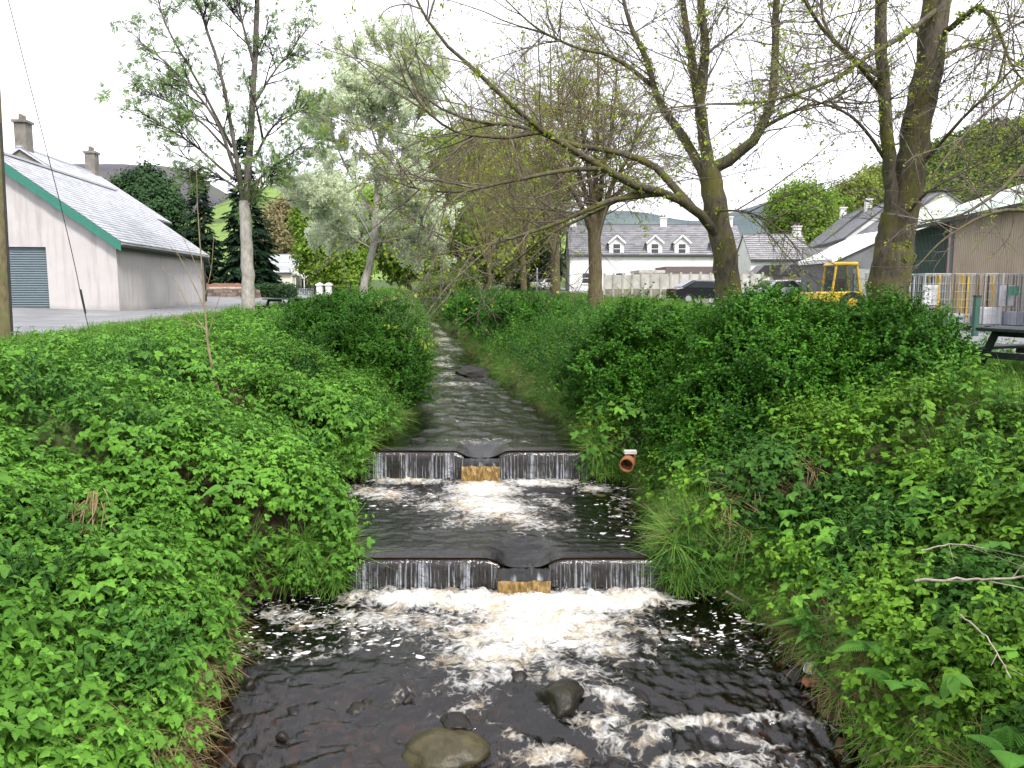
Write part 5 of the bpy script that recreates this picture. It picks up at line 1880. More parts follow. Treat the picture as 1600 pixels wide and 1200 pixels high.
# ================================================================== shrubs
def shrub(name, lobes, n, label, proto='bush', scale=1.0, seed=1, group=None, depth=.5, stems=14):
    """lobes: world ellipsoids (x, y, z, rx, ry, rz)"""
    g = np.random.default_rng(seed)
    c0 = np.mean([q[:3] for q in lobes], 0)
    bz = float(terrain(np.array([c0[0]]), np.array([c0[1]]))[0])
    e = empty(name, (c0[0], c0[1], bz))
    tag(e, label, 'shrub', group)
    ar = np.array([q[3] * q[5] for q in lobes])
    pts, nr = [], []
    for q, a in zip(lobes, ar / ar.sum()):
        k = int(n * a)
        d = g.normal(size=(k, 3))
        d[:, 2] += .15
        d /= np.linalg.norm(d, axis=1)[:, None]
        ru = (1 - depth * g.random(k) ** 1.7) * (1 + .34 * fbm(d[:, 0] * 2.6 + q[0], d[:, 1] * 2.6 + q[1], d[:, 2] * 2.6, 4))
        pts.append(np.array(q[:3]) + d * ru[:, None] * np.array(q[3:6]))
        nr.append(d * .8 + [0, 0, .6] + g.normal(0, .3, (k, 3)))
        k2 = k // 14                      # long shoots that stand out of the outline
        d2 = g.normal(size=(k2, 3))
        d2[:, 2] = np.abs(d2[:, 2]) + .3
        d2 /= np.linalg.norm(d2, axis=1)[:, None]
        pts.append(np.array(q[:3]) + d2 * g.uniform(.98, 1.13, k2)[:, None] * np.array(q[3:6]))
        nr.append(d2 * .4 + [0, 0, 1.0] + g.normal(0, .3, (k2, 3)))
    P, N = np.concatenate(pts), np.concatenate(nr)
    keep = P[:, 2] > terrain(P[:, 0], P[:, 1]) - .05
    keep &= P[:, 2] > wz(P[:, 1]) + .12
    P, N = P[keep], N[keep]
    T = Tubes()
    for q in lobes:
        for i in range(stems // len(lobes) + 3):
            a = np.array([q[0] + g.normal(0, .12), q[1] + g.normal(0, .12), 0])
            a[2] = float(terrain(a[:1], a[1:2])[0]) - .05
            d = g.normal(size=3)
            d[2] = abs(d[2]) + .3
            d /= np.linalg.norm(d)
            b = np.array(q[:3]) + d * np.array(q[3:6]) * .9
            T.add(catmull([a, a * .6 + b * .4 + [0, 0, .25], b], 6), np.linspace(.018, .004, 6), 4)
    tag(obj('stems', T.mesh('stems'), B_twig, e, world=True), kind='stuff')
    scatter_mix('crown', PL[proto], P, rot_to(N), g.uniform(.7, 1.35, len(P)) * scale, e, kind='stuff')
    return e


def lobe(px, py, Y, rx, ry, dep):
    c = at(px, py, Y)
    return (c[0], c[1], c[2], rx / FPX * Y, dep, ry / FPX * Y)


shrub('shrub', [lobe(1235, 610, 12.8, 130, 105, 1.2), lobe(1160, 575, 13.4, 95, 85, 1.0), lobe(1300, 580, 13.2, 105, 80, 1.0), lobe(1200, 512, 13.8, 70, 46, .9), lobe(1250, 690, 12.2, 140, 70, .8), lobe(1130, 660, 12.8, 80, 80, .7), lobe(1190, 740, 11.4, 95, 48, .6), lobe(1310, 755, 10.8, 95, 45, .6), lobe(1100, 735, 11.8, 55, 55, .5)], 4300,
      'largest dark green shrub, rising in front of the mossy spreading tree', seed=61)
shrub('shrub', [lobe(1400, 570, 12.4, 85, 85, .9), lobe(1335, 550, 13.0, 70, 65, .8), lobe(1450, 620, 11.9, 60, 60, .7), lobe(1380, 660, 11.9, 85, 60, .7)], 1700,
      'yellowish green shrub between the thick forked trunk and the picnic table', seed=62)
shrub('shrub', [lobe(1010, 560, 15.8, 80, 70, 1.1), lobe(960, 590, 15.6, 75, 70, .9), lobe(1050, 620, 14.8, 70, 90, .8), lobe(1080, 545, 15.4, 65, 50, .9), lobe(990, 640, 14.6, 55, 50, .5), lobe(1065, 690, 13.2, 48, 60, .4)], 2500,
      'dark green shrub above the clay pipe, upstream of the largest shrub', seed=63)
shrub('shrub', [lobe(575, 570, 19.0, 88, 80, 1.3), lobe(500, 530, 19.8, 62, 55, 1.0), lobe(610, 620, 18.2, 55, 62, .8), lobe(560, 500, 20, 70, 32, 1.0), lobe(520, 600, 18.6, 80, 70, .8)], 3000,
      'dense dark green shrub leaning over the stream opposite the clay pipe', seed=64)
shrub('shrub', [lobe(690, 450, 60, 34, 20, 1.2), lobe(720, 440, 62, 32, 26, 1.2)], 320, 'light green shrub at the far stream bend', 'lime', .9, seed=65)
shrub('shrub', [lobe(830, 500, 30, 70, 22, 1.0), lobe(760, 490, 34, 60, 20, 1.0)], 800, 'low shrub along the top of the far bank', scale=1.5, seed=66)
shrub('shrub', [lobe(475, 640, 17, 40, 55, .5), lobe(450, 600, 17.6, 35, 40, .5)], 500, 'pale leafy elder shoot below the dense shrub', 'elder', .9, seed=67)

# ================================================================== fence, walls, gates
M_tabledark = simple('dark_stained_timber', (.022, .030, .028), .6, .25, 6, .3, .3)
M_rock = bark('wet_stream_rock', (.004, .0035, .003), (.020, .016, .012), (.016, .017, .006), .3, .5)
M_boulder = bark('olive_boulder', (.020, .017, .008), (.075, .062, .028), (.04, .042, .014), .5, .35)
for m_ in (M_rock, M_boulder):
    m_.node_tree.nodes['Principled BSDF'].inputs['Roughness'].default_value = .42
    m_.node_tree.nodes['Principled BSDF'].inputs['Specular IOR Level'].default_value = .3

FA, FB = at(944, 466, 56), at(1200, 470, 52)
fl = math.hypot(FB[0] - FA[0], FB[1] - FA[1])
e = empty('concrete_fence', (FA[0], FA[1], 3.0), math.atan2(FB[1] - FA[1], FB[0] - FA[0]))
tag(e, 'pale concrete panel fence with stained lower panels along the far side of the road', 'fence')
post = MB().box((-.06, -.07, -.5), (.06, .07, 1.95)).mesh('post')
post.materials.append(M_fencepost)
up_ = MB().box((0, -.02, .85), (.54, .03, 1.80)).mesh('upper_panel')
up_.materials.append(simple('light_fence_panel', (.58, .56, .52), .85, .1, 2, .3, .2, dirt=(.34, .32, .28)))
lo_ = MB().box((0, -.025, -.4), (.54, .025, .845)).mesh('lower_panel')
lo_.materials.append(M_fencelow)
nf = int(fl / .66)
for k in range(nf + 1):
    o = obj('post', post, None, e)
    o.location = (k * .66, 0, random.uniform(-.03, .03))
    if k < nf:
        for nm, m_ in (('upper_panel', up_), ('lower_panel', lo_)):
            o = obj(nm, m_, None, e)
            o.location = (k * .66 + .06, random.uniform(-.012, .012), random.uniform(-.02, .02))

# rubble wall by the shed
WA, WB = at(326, 474, 56), at(402, 470, 60)
e = empty('stone_wall', (WA[0], WA[1], WA[2] - .1), math.atan2(WB[1] - WA[1], WB[0] - WA[0]))
tag(e, 'low brown rubble stone wall with coping beside the shed', 'wall')
wl_ = math.hypot(WB[0] - WA[0], WB[1] - WA[1])
M_stones = [simple('wall_stone_%d' % i, c, .9, .25, 5, .5, .2) for i, c in enumerate(((.16, .12, .095), (.22, .18, .15), (.12, .10, .09)))]
stone_meshes = []
for i in range(6):
    m_ = bpy.data.meshes.new('stone')
    g = np.random.default_rng(i)
    b_ = MB().box((-.5, -.5, -.5), (.5, .5, .5))
    b_.v = [tuple(np.array(p) * (1 + g.uniform(-.16, .10, 3))) for p in b_.v]
    m_ = b_.mesh('stone')
    m_.materials.append(M_stones[i % 3])
    stone_meshes.append(m_)
MB().box((0, .05, -.4), (wl_, .30, 1.0)).build('core', M_stones[2], e)
for j in range(5):
    x = random.uniform(-.2, 0)
    while x < wl_:
        L_ = random.uniform(.28, .55)
        o = obj('stone', random.choice(stone_meshes), None, e)
        o.location = (x + L_ / 2, .10, .10 + j * .21)
        o.scale = (L_ * .96, .34, .205)
        x += L_
mb = MB()
for k in range(int(wl_ / .6)): mb.box((k * .6, -.12, 1.12 + .01 * (k % 3)), (k * .6 + .57, .36, 1.24 + .015 * (k % 2)))
mb.build('coping', M_fencepost, e)
# earth bank behind it
me_ = MB()
xs = np.linspace(-1, wl_ + 1, 24)
V = np.stack([np.stack([xs, np.full(24, .4 + 1.2 * k), np.full(24, .6 + .9 * sstep(0, 1, k)) + .25 * fbm(xs, k * 2, 3, 3)], 1) for k in np.linspace(0, 1, 6)])
V[0, :, 2] = 0; 
o = obj('earth_fill', mesh_np('earth_fill', V.reshape(-1, 3), grid_faces(6, 24)[:, ::-1], True), simple('brown_earth', (.17, .09, .06), .95, .3, 3, .6, .1), e)


def hedge(px0, px1, py0, py1, Y, label, proto='deep', sc=.55, n=420, seed=1, dep=1.0):
    a, b = at(px0, py1, Y), at(px1, py0, Y)
    g = np.random.default_rng(seed)
    e = empty('hedge', ((a[0] + b[0]) / 2, Y, a[2]))
    tag(e, label, 'hedge')
    P = np.stack([g.uniform(a[0], b[0], n), Y + g.uniform(-dep / 2, dep / 2, n), g.uniform(a[2] - .1, b[2], n)], 1)
    k = g.random(n) < .75
    P[k, 1] = np.where(g.random(k.sum()) < .6, Y - dep / 2, P[k, 1])
    top_k = ~k
    P[top_k, 2] = b[2]
    P += g.normal(0, .07, P.shape)
    T = Tubes()
    for i in range(20):
        x = g.uniform(a[0], b[0])
        T.add(np.array([[x, Y, a[2] - .3], [x + g.normal(0, .1), Y, (a[2] + b[2]) / 2], [x + g.normal(0, .2), Y, b[2] - .1]]), np.array([.03, .02, .01]), 5)
    tag(obj('stems', T.mesh('stems'), B_twig, e, world=True), kind='stuff')
    scatter_mix('foliage', PL[proto], P, rot_to(g.normal(size=(n, 3)) + [0, -.5, .8]), g.uniform(.7, 1.3, n) * sc, e, kind='stuff')


hedge(402, 462, 449, 474, 62, 'trimmed dark hedge in front of the small cream cottage', 'deep', .7, 420, 71)
hedge(520, 560, 450, 470, 72, 'low light green hedge beside the white gate pillars', 'lime', .7, 260, 72)
hedge(590, 640, 455, 474, 66, 'clipped green hedge between the leaning tree and the stream', 'lime', .6, 300, 73)

for k, (px_, lab) in enumerate(((500, 'white gate pillar nearest the black railing'), (514, 'white gate pillar nearest the light hedge'))):
    p = at(px_, 466, 70)
    e = empty('gate_pillar', (p[0], 70, p[2] - .2))
    tag(e, lab, 'pillar', 'white gate pillars')
    MB().box((-.24, -.24, -.3), (.24, .24, 1.30)).build('shaft', M_whitewash, e, bevel=.02)
    MB().box((-.31, -.31, 1.302), (.31, .31, 1.42)).prism([(-.28, 1.42), (.28, 1.42), (0, 1.56)], -.28, .28, 'y').build('cap', M_whitewash, e)
for k, (pa, pb, lab) in enumerate(((458, 492, 'black iron railing between the hedge and the white pillars'), (520, 548, 'black iron gate beyond the white pillars'))):
    a, b = at(pa, 466, 71), at(pb, 466, 71)
    e = empty('railing', (a[0], 71, a[2] - .1))
    tag(e, lab, 'railing')
    L_ = b[0] - a[0]
    n = int(L_ / .16)
    bar = MB().cyl((0, 0, -.1), (0, 0, 1.25), .022, n=6).mesh('bar')
    bar.materials.append(M_black)
    for i in range(n + 1):
        o = obj('bar', bar, None, e)
        o.location = (i * .16, 0, 0)
    for z in (.12, 1.05): MB().bar((0, 0, z), (L_, 0, z), .05).build('rail', M_black, e)
    for x in (0, L_): MB().box((x - .05, -.05, -.3), (x + .05, .05, 1.4)).build('post', M_black, e)

# ================================================================== utility pole
M_polewood = bark('weathered_pole_wood', (.075, .062, .035), (.19, .155, .09), (.11, .12, .045), .5, .8)
b_ = at(9, 524, 20)
t_ = at(-24, -160, 20)
e = empty('utility_pole', b_)
tag(e, 'weathered wooden utility pole at the edge of the lane', 'pole')
T = Tubes()
P = np.linspace(b_ + [0, 0, -.4], t_, 10)
T.add(P, np.linspace(.165, .115, 10), 14)
obj('shaft', T.mesh('shaft'), M_polewood, e, world=True)
T = Tubes()
P = np.linspace(b_ + [.18, -.03, -.3], (b_ + t_) / 2 + [.14, -.03, 0], 10)
T.add(P, np.full(10, .028), 6)
obj('cable_guard', T.mesh('cable_guard'), M_gutter, e, world=True)
g1 = at(139, 508, 21.5)
g2 = at(72, 232, 20.9)
g3 = g2 + (g2 - at(97, 330, 21.1)) * 2.3
e = empty('stay_wire', g1)
tag(e, 'thin steel stay wire slanting up across the shed wall', 'wire')
T = Tubes()
T.add(catmull([g1 + [0, 0, -.15], at(128, 470, 21.4), at(118, 420, 21.3), at(97, 330, 21.1), g2, g3], 20), np.full(20, .011), 5)
obj('wire', T.mesh('wire'), M_gutter, e, world=True)
T = Tubes()
T.add(np.linspace(at(134, 490, 21.45), at(126, 452, 21.38), 4), np.full(4, .022), 6)
obj('turnbuckle', T.mesh('turnbuckle'), M_gutter, e, world=True)


# ================================================================== picnic tables
def picnic_table(loc, rz, label, mat, group=None):
    e = empty('picnic_table', loc, rz)
    tag(e, label, 'picnic table', group)
    for i in range(5): MB().box((-.9, -.37 + i * .15, .72), (.9, -.37 + i * .15 + .138, .765)).build('top_plank', mat, e, bevel=.006)
    for sy in (-1, 1):
        for i in range(2):
            y = sy * (.62 + .14 * i)
            MB().box((-.9, y - .065, .43), (.9, y + .065, .472)).build('seat_plank', mat, e, bevel=.006)
    for x in (-.62, .62):
        for sy in (-1, 1): MB().bar((x, sy * .26, .72), (x, sy * .60, -.06), .05, .11, (1, 0, 0)).build('leg', mat, e)
        MB().box((x - .078, -.80, .34), (x - .028, .80, .429)).build('seat_bearer', mat, e)
        MB().box((x + .028, -.36, .64), (x + .078, .36, .719)).build('top_bearer', mat, e)
    return e


pt = at(1537, 575, 12.2)
picnic_table((pt[0] + .98, 12.3, 2.44), R(22), 'dark stained picnic table on the grass beside the roll cages', M_tabledark).scale = (1.12, 1.12, 1.12)
pt = at(445, 486, 33)
picnic_table((pt[0], 33, float(top(pt[0], 33)) - .01), R(64), 'dark picnic table beside the lane near the leaning pale tree', M_tabledark)


# ================================================================== roll cages
M_wirey = simple('yellow_coated_wire', (.62, .42, .02), .45, .1, 5, .05, .4)
M_wire = simple('zinc_wire', (.46, .47, .50), .4, .12, 6, .05, .5, metallic=.25)
M_paperw = simple('white_paper', (.75, .76, .78), .8, .05, 5, .05, .2)
M_labelg = simple('green_label', (.10, .30, .20), .7, .1, 5, .05, .2)


def cage_parts(mat):
    W, Dp, H = .72, .82, 1.68
    out = {}
    mb = MB()
    for x in (0, W): mb.bar((x, 0, .16), (x, Dp, .16), .035)
    for k in range(6): mb.bar((0, Dp * k / 5, .165), (W, Dp * k / 5, .165), .02)
    out['base'] = mb.mesh('base')

    def panel(n, a, b):
        m = MB()
        a, b = Vector(a), Vector(b)
        m.bar(a + Vector((0, 0, .2)), a + Vector((0, 0, H)), .032)
        m.bar(b + Vector((0, 0, .2)), b + Vector((0, 0, H)), .032)
        m.bar(a + Vector((0, 0, H)), b + Vector((0, 0, H)), .032)
        for i in range(1, n): m.bar(a.lerp(b, i / n) + Vector((0, 0, .2)), a.lerp(b, i / n) + Vector((0, 0, H)), .008)
        for j in range(7): m.bar(a + Vector((0, 0, .22 + j * .235)), b + Vector((0, 0, .22 + j * .235)), .009)
        return m
    out['side_panel'] = panel(5, (0, 0, 0), (0, Dp, 0)).mesh('side_panel')
    out['back_panel'] = panel(5, (0, Dp, 0), (W, Dp, 0)).mesh('back_panel')
    out['front_panel'] = panel(5, (0, 0, 0), (W, 0, 0)).mesh('front_panel')
    out['wheel'] = MB().cyl((0, -.025, .07), (0, .025, .07), .07, n=12).mesh('wheel')
    for k, m in out.items(): m.materials.append(M_gutter if k == 'wheel' else mat)
    return out


CG, CY = cage_parts(M_wire), cage_parts(M_wirey)
cages = [(1418, 24.2, 4, CG, 'grey wire roll cage nearest the thick forked trunk, first of the row'), (1441, 23.9, -6, CG, 'grey wire roll cage with a white sheet, second from the forked trunk'), (1463, 24.0, 3, CY, 'yellow wire roll cage between grey ones, nearer the forked trunk'),
         (1486, 23.7, 8, CG, 'grey wire roll cage between the two yellow ones'), (1508, 23.8, -3, CY, 'yellow wire roll cage nearer the green post'), (1534, 23.4, 5, CG, 'grey wire roll cage directly behind the green post'), (1562, 23.2, -4, CG, 'grey wire roll cage with white paper and a green label inside'),
         (1588, 22.9, 7, CG, 'grey wire roll cage just behind the picnic table'), (1612, 22.6, 2, CG, 'grey wire roll cage cut by the edge of the view')]
for k, (px_, Y_, rz_, parts, lab) in enumerate(cages):
    p = at(px_, 515, Y_)
    e = empty('roll_cage', (p[0], Y_, float(top(p[0], Y_)) + .035), R(rz_))
    tag(e, lab, 'roll cage', 'roll cages along the yard')
    for nm in ('base', 'side_panel', 'back_panel') + (('front_panel',) if k % 2 else ()): obj(nm, parts[nm], None, e)
    o = obj('side_panel', parts['side_panel'], None, e)
    o.location = (.72, 0, 0)
    for x in (.06, .66):
        for y in (.08, .74):
            o = obj('wheel', parts['wheel'], None, e)
            o.location = (x, y, 0)
    if k in (1, 6): MB().box((.08, .30, .75), (.50, .32, 1.35)).build('paper_sheet', M_paperw, e)
    if k == 6: MB().box((.16, -.03, 1.05), (.50, -.02, 1.32)).build('sign_card', M_labelg, e)
    if k in (3, 5, 7): MB().box((.05, .06, .19), (.66, .70, .5 + .1 * (k % 3))).build('load', M_paperw if k == 5 else simple('grey_plastic_load', (.34, .36, .42), .5), e, bevel=.03)
p = at(1523, 520, 21.6)
e = empty('bollard_post', (p[0], 21.6, p[2] - .05))
tag(e, 'short green square post in front of the roll cages', 'post')
MB().box((-.07, -.07, -.3), (.07, .07, 1.02)).build('shaft', simple('green_post_paint', (.04, .10, .075), .6), e, bevel=.015)
MB().box((-.08, -.08, 1.022), (.08, .08, 1.06)).build('cap', M_gutter, e)

# ================================================================== yellow digger
M_yel = simple('yellow_machine_paint', (.56, .36, .02), .45, .15, 4, .05, .4, dirt=(.25, .17, .06))
_t = NT('clear_cab_glass')
_tr = _t.node('ShaderNodeBsdfTransparent')
_tr.inputs['Color'].default_value = (.62, .70, .68, 1)
_gl = _t.node('ShaderNodeBsdfGlossy')
_gl.inputs['Roughness'].default_value = .05
_mx = _t.node('ShaderNodeMixShader')
_mx.inputs[0].default_value = .18
_t.link(_tr.outputs[0], _mx.inputs[1])
_t.link(_gl.outputs[0], _mx.inputs[2])
M_cabglass = _t.done(_mx.outputs[0])
M_tyre = simple('tyre_rubber', (.015, .015, .016), .8)
dg_ = at(1287, 470, 34)
e = empty('digger', (dg_[0], 34, 2.75), R(0))
tag(e, 'yellow digger with a glazed cab behind the shrubs', 'digger')
e.scale = (.80, .80, .80)
cab = empty('cab', (0, 0, 0))
cab.parent = e
for (x, y) in ((.25, -.7), (.25, .7)): MB().bar((x - .1, y, 1.2), (x + .05, y, 2.62), .09).build('pillar', M_yel, cab)
for y in (-.7, .7): MB().bar((1.62, y, 1.2), (1.38, y, 2.62), .09).build('pillar', M_yel, cab)
MB().prism([(.15, 2.62), (1.45, 2.62), (1.38, 2.78), (.3, 2.78)], -.8, .8, 'y').build('cab_roof', M_yel, cab, bevel=.04)
MB().prism([(.22, 1.25), (1.56, 1.25), (1.36, 2.6), (.32, 2.6)], -.665, -.655, 'y').build('side_window', M_cabglass, cab)
MB().prism([(.22, 1.25), (1.56, 1.25), (1.36, 2.6), (.32, 2.6)], .655, .665, 'y').build('side_window', M_cabglass, cab)
MB().box((.6, -.2, 1.2), (1.0, .25, 1.9)).build('driver_seat', M_gutter, cab)
MB().prism([(-1.2, .7), (1.75, .7), (1.75, 1.25), (.1, 1.25), (-1.15, 1.18)], -.75, .75, 'y').build('body', M_yel, e, bevel=.05)
MB().cyl((-1.0, -.35, 1.2), (-1.0, -.35, 1.75), .05, n=8).build('exhaust', M_gutter, e)
for x, r_ in ((-.75, .45), (1.15, .62)):
    for y in (-.95, .7):
        wv = MB().cyl((x, y, r_), (x, y + .32, r_), r_, n=24).build('wheel', M_tyre, e)
        MB().cyl((x, y - .012, r_), (x, y + .335, r_), r_ * .5, n=16).build('rim', M_yel, wv)
MB().bar((-1.1, 0, 1.0), (-2.2, 0, .55), .18, .22).build('loader_arm', M_yel, e)
MB().prism([(-2.7, .12), (-2.1, .12), (-2.05, .75), (-2.3, .75)], -1.0, 1.0, 'y').build('bucket', M_yel, e)


# ================================================================== cars
def car(loc, rz, paint, label, group=None):
    e = empty('parked_car', loc, rz)
    tag(e, label, 'car', group)
    side = [(-2.05, .32), (2.0, .32), (2.1, .55), (2.06, .78), (1.15, .92), (.55, 1.38), (-.85, 1.42), (-1.65, 1.0), (-2.08, .92), (-2.12, .55)]
    MB().prism(side, -.82, .82, 'y').build('body', paint, e, bevel=.07)
    for y in (-.835, .825): MB().prism([(.95, .93), (.48, 1.32), (-.78, 1.35), (-1.35, .98)], y, y + .01, 'y').build('side_window', M_glass, e)
    MB().add([(1.14, -.68, .945), (1.14, .68, .945), (.6, .62, 1.36), (.6, -.62, 1.36), (1.16, -.68, .955), (1.16, .68, .955), (.62, .62, 1.375), (.62, -.62, 1.375)], [(0, 1, 2, 3), (7, 6, 5, 4), (0, 4, 5, 1), (1, 5, 6, 2), (2, 6, 7, 3), (3, 7, 4, 0)]).build('windscreen', M_glass, e)
    MB().add([(-1.66, -.68, 1.0), (-1.66, .68, 1.0), (-.9, .62, 1.41), (-.9, -.62, 1.41), (-1.68, -.68, 1.02), (-1.68, .68, 1.02), (-.92, .62, 1.43), (-.92, -.62, 1.43)], [(0, 1, 2, 3), (7, 6, 5, 4), (0, 4, 5, 1), (1, 5, 6, 2), (2, 6, 7, 3), (3, 7, 4, 0)]).build('rear_window', M_glass, e)
    for x in (-1.3, 1.3):
        for y in (-.86, .66):
            w_ = MB().cyl((x, y, .31), (x, y + .2, .31), .31, n=20).build('wheel', M_tyre, e)
            MB().cyl((x, y - .01, .31), (x, y + .21, .31), .19, n=14).build('rim', M_steel, w_)
    for y in (-.7, .45):
        MB().box((2.04, y, .62), (2.115, y + .25, .76)).build('headlight', M_frame, e)
        MB().box((-2.13, y, .70), (-2.07, y + .25, .86)).build('tail_light', M_steelred, e)
    return e


M_carblack = simple('black_car_paint', (.012, .013, .015), .2, .1, 3, .02, .6)
M_carwhite = simple('white_car_paint', (.75, .76, .78), .25, .04, 3, .02, .5)
M_carsilver = simple('silver_car_paint', (.35, .36, .38), .25, .06, 3, .02, .6)
p = at(1100, 475, 48)
car((p[0], 48, float(top(p[0], 48)) + .04), R(8), M_carblack, 'black parked car in front of the concrete fence')
p = at(1210, 470, 52)
car((p[0], 52, float(top(p[0], 52)) + .04), R(200), M_carsilver, 'grey parked car beside the garden sheds, mostly hidden by the shrub')
p = at(850, 456, 100)
car((p[0], 100, float(top(p[0], 100)) + .04), R(60), M_carwhite, 'white car far off on the road behind the twiggy trees')
p = at(839, 470, 60)
e = empty('sign_post', (p[0], 60, p[2] - .2))
tag(e, 'slim grey metal post between the twiggy trunks', 'post')
MB().cyl((0, 0, -.3), (0, 0, 2.6), .06, n=10).build('shaft', M_steel, e)
MB().cyl((0, 0, 2.601), (0, 0, 2.65), .075, .02, n=10).build('cap', M_steel, e)

# ================================================================== pipe
M_clay = simple('orange_clay_pipe', (.27, .105, .045), .5, .25, 8, .2, .4, dirt=(.12, .07, .04))
pa = at(979, 727, 12.5)
ax = np.array([-.28, -.94, -.10])
ax /= np.linalg.norm(ax)


def ring_tube(name, a, b, r, ri, mat, parent, n=28):
    a, b = Vector(a), Vector(b)
    d = (b - a).normalized()
    x = d.cross(Vector((0, 0, 1))).normalized()
    y = d.cross(x).normalized()
    V, F = [], []
    for (p, q) in ((a, r), (b, r), (b, ri), (a, ri)):
        for i in range(n):
            t = 2 * math.pi * i / n
            V.append(p + x * (q * math.cos(t)) + y * (q * math.sin(t)))
    for k in range(4):
        for i in range(n):
            j = (i + 1) % n
            k2 = (k + 1) % 4
            F.append((k * n + i, k * n + j, k2 * n + j, k2 * n + i))
    return MB().add(V, F).build(name, mat, parent, smooth=False, world=True)


e = empty('drain_pipe', pa - ax * .5)
tag(e, 'orange-brown clay drain pipe poking out of the bank above the middle pool', 'pipe')
ring_tube('pipe_body', pa - ax * .45, pa - ax * .13, .092, .077, M_clay, e)
ring_tube('socket', pa - ax * .16, pa, .115, .098, M_clay, e)
m_ = MB().box((-.1, -.06, 0), (.1, .06, .05)).build('cap_stone', M_fencepost, e)
m_.location = tuple(ax * .25 + np.array([.02, 0, .118]))


# ================================================================== rocks in the stream
def rock_mesh(name, seed, sub=4, rough=.35, flat=.6):
    import bmesh
    bm = bmesh.new()
    bmesh.ops.create_icosphere(bm, subdivisions=sub, radius=1)
    me = bpy.data.meshes.new(name)
    bm.to_mesh(me)
    bm.free()
    V = np.empty(len(me.vertices) * 3, np.float32)
    me.vertices.foreach_get('co', V)
    V = V.reshape(-1, 3)
    n = fbm(V[:, 0] * 1.1 + seed, V[:, 1] * 1.1, V[:, 2] * 1.1, 3)
    if seed > 2:      # broken, angular stones: cut by a few planes
        gg = np.random.default_rng(int(seed * 10))
        for q in range(9):
            pn_ = gg.normal(size=3)
            pn_ /= np.linalg.norm(pn_)
            dd = V @ pn_ - gg.uniform(.55, .85)
            V = V - np.clip(dd, 0, None)[:, None] * pn_ * .9
    n2 = fbm(V[:, 0] * 4 + seed, V[:, 1] * 4, V[:, 2] * 4, 3)
    V = V * (1 + rough * n + .05 * n2)[:, None]
    V[:, 2] = np.where(V[:, 2] > 0, V[:, 2] ** 1.0 * .9, V[:, 2])
    me.vertices.foreach_set('co', V.astype(np.float32).ravel())
    me.polygons.foreach_set('use_smooth', np.ones(len(me.polygons), bool))
    me.update()
    return me


ROCKS = [(697, 1176, -.24, .40, .30, .20, M_boulder, 'rounded olive boulder in the riffle at the bottom of the view'), (870, 1098, -.12, .37, .28, .27, M_rock, 'dark wet rock splitting the current below the foam'),
         (718, 1133, -.14, .19, .15, .12, M_rock, 'small dark rock just behind the olive boulder'), (600, 1195, -.29, .22, .2, .09, M_rock, 'flat dark stone to the shed side of the olive boulder'), (985, 1092, -.15, .28, .22, .15, M_rock, 'dark rock under broken water next to the current-splitting rock'),
         (1090, 1165, -.30, .42, .28, .20, M_rock, 'broad submerged rock under the white riffle'), (372, 948, .0, .22, .2, .16, M_rock, 'brown stone standing in the dark corner below the leafy bank'), (930, 778, .44, .26, .20, .06, M_boulder, 'low mossy stone in the middle pool below the clay pipe'),
         (1245, 1062, -.05, .20, .17, .15, M_rock, 'dark rock under the litter at the foot of the bramble bank'), (742, 588, 1.10, .62, .7, .42, M_rock, 'big dark rock at the water edge upstream'), (770, 606, 1.02, .40, .45, .22, M_rock, 'smaller dark rock leaning on the big upstream one'),
         (655, 690, .98, .22, .2, .1, M_rock, 'dark flat stone just above the upper weir'), (690, 688, .98, .18, .16, .08, M_rock, 'small stone beside the flat one above the upper weir'), (662, 622, 1.05, .32, .3, .26, M_rock, 'dark rock under the overhanging dense shrub'), (700, 612, 1.08, .2, .2, .08, M_rock, 'low rock breaking the surface midstream'),
         (505, 1160, -.25, .2, .16, .09, M_rock, 'shallow stone in the riffle near the leafy bank'), (330, 1080, -.05, .16, .14, .09, M_rock, 'grey stone at the water edge under the hanging dead grass'), (860, 540, 1.25, .01, .01, .01, M_rock, '')]
for k, (px_, py_, z_, rx, ry, rz_, mat, lab) in enumerate(ROCKS):
    if not lab: continue
    p = onz(px_, py_, z_)
    o = obj('boulder', rock_mesh('boulder', k * 3.7 + 1), mat)
    o.location = (p[0], p[1], z_)
    o.scale = (rx, ry, rz_)
    o.rotation_euler = (0, 0, k * 1.3)
    if k == 0: o.rotation_euler = (0, 0, 0)
    tag(o, lab, 'rock')

# bed stones seen through the shallows
M_bed = bark('brown_bed_cobble', (.04, .025, .013), (.14, .09, .045), (.09, .066, .035), .4, .6)
bp = []
for i in range(6):
    me_ = rock_mesh('bed_stone', 40 + i * 2.3, 2)
    me_.materials.append([M_bed, M_boulder, M_bed][i % 3])
    bp.append(bpy.data.objects.new('bed_stone_%d' % i, me_))
X, Y = rng.uniform(-3.1, 3.4, 1500), rng.uniform(4.5, 9.6, 1500)
k = (bank_s(X, Y) < .12) & (rng.random(1500) < np.where(Y < 8, 1, .25))
X, Y = X[k], Y[k]
sz = rng.uniform(.03, .11, len(X)) * (1 + .5 * (rng.random(len(X)) < .15))
Z = terrain(X, Y) + sz * .25
nb = 60          # larger ones that break the surface of the riffle
X2, Y2 = rng.uniform(-2.7, .3, nb), rng.uniform(5.6, 7.7, nb)
sz2 = rng.uniform(.05, .15, nb)
Z2 = wz(Y2) - sz2 * rng.uniform(.35, .85, nb)
rp = []
for i in range(4):
    me_ = rock_mesh('riffle_stone', 60 + i * 2.9, 3)
    me_.materials.append(M_rock)
    rp.append(bpy.data.objects.new('riffle_stone_%d' % i, me_))
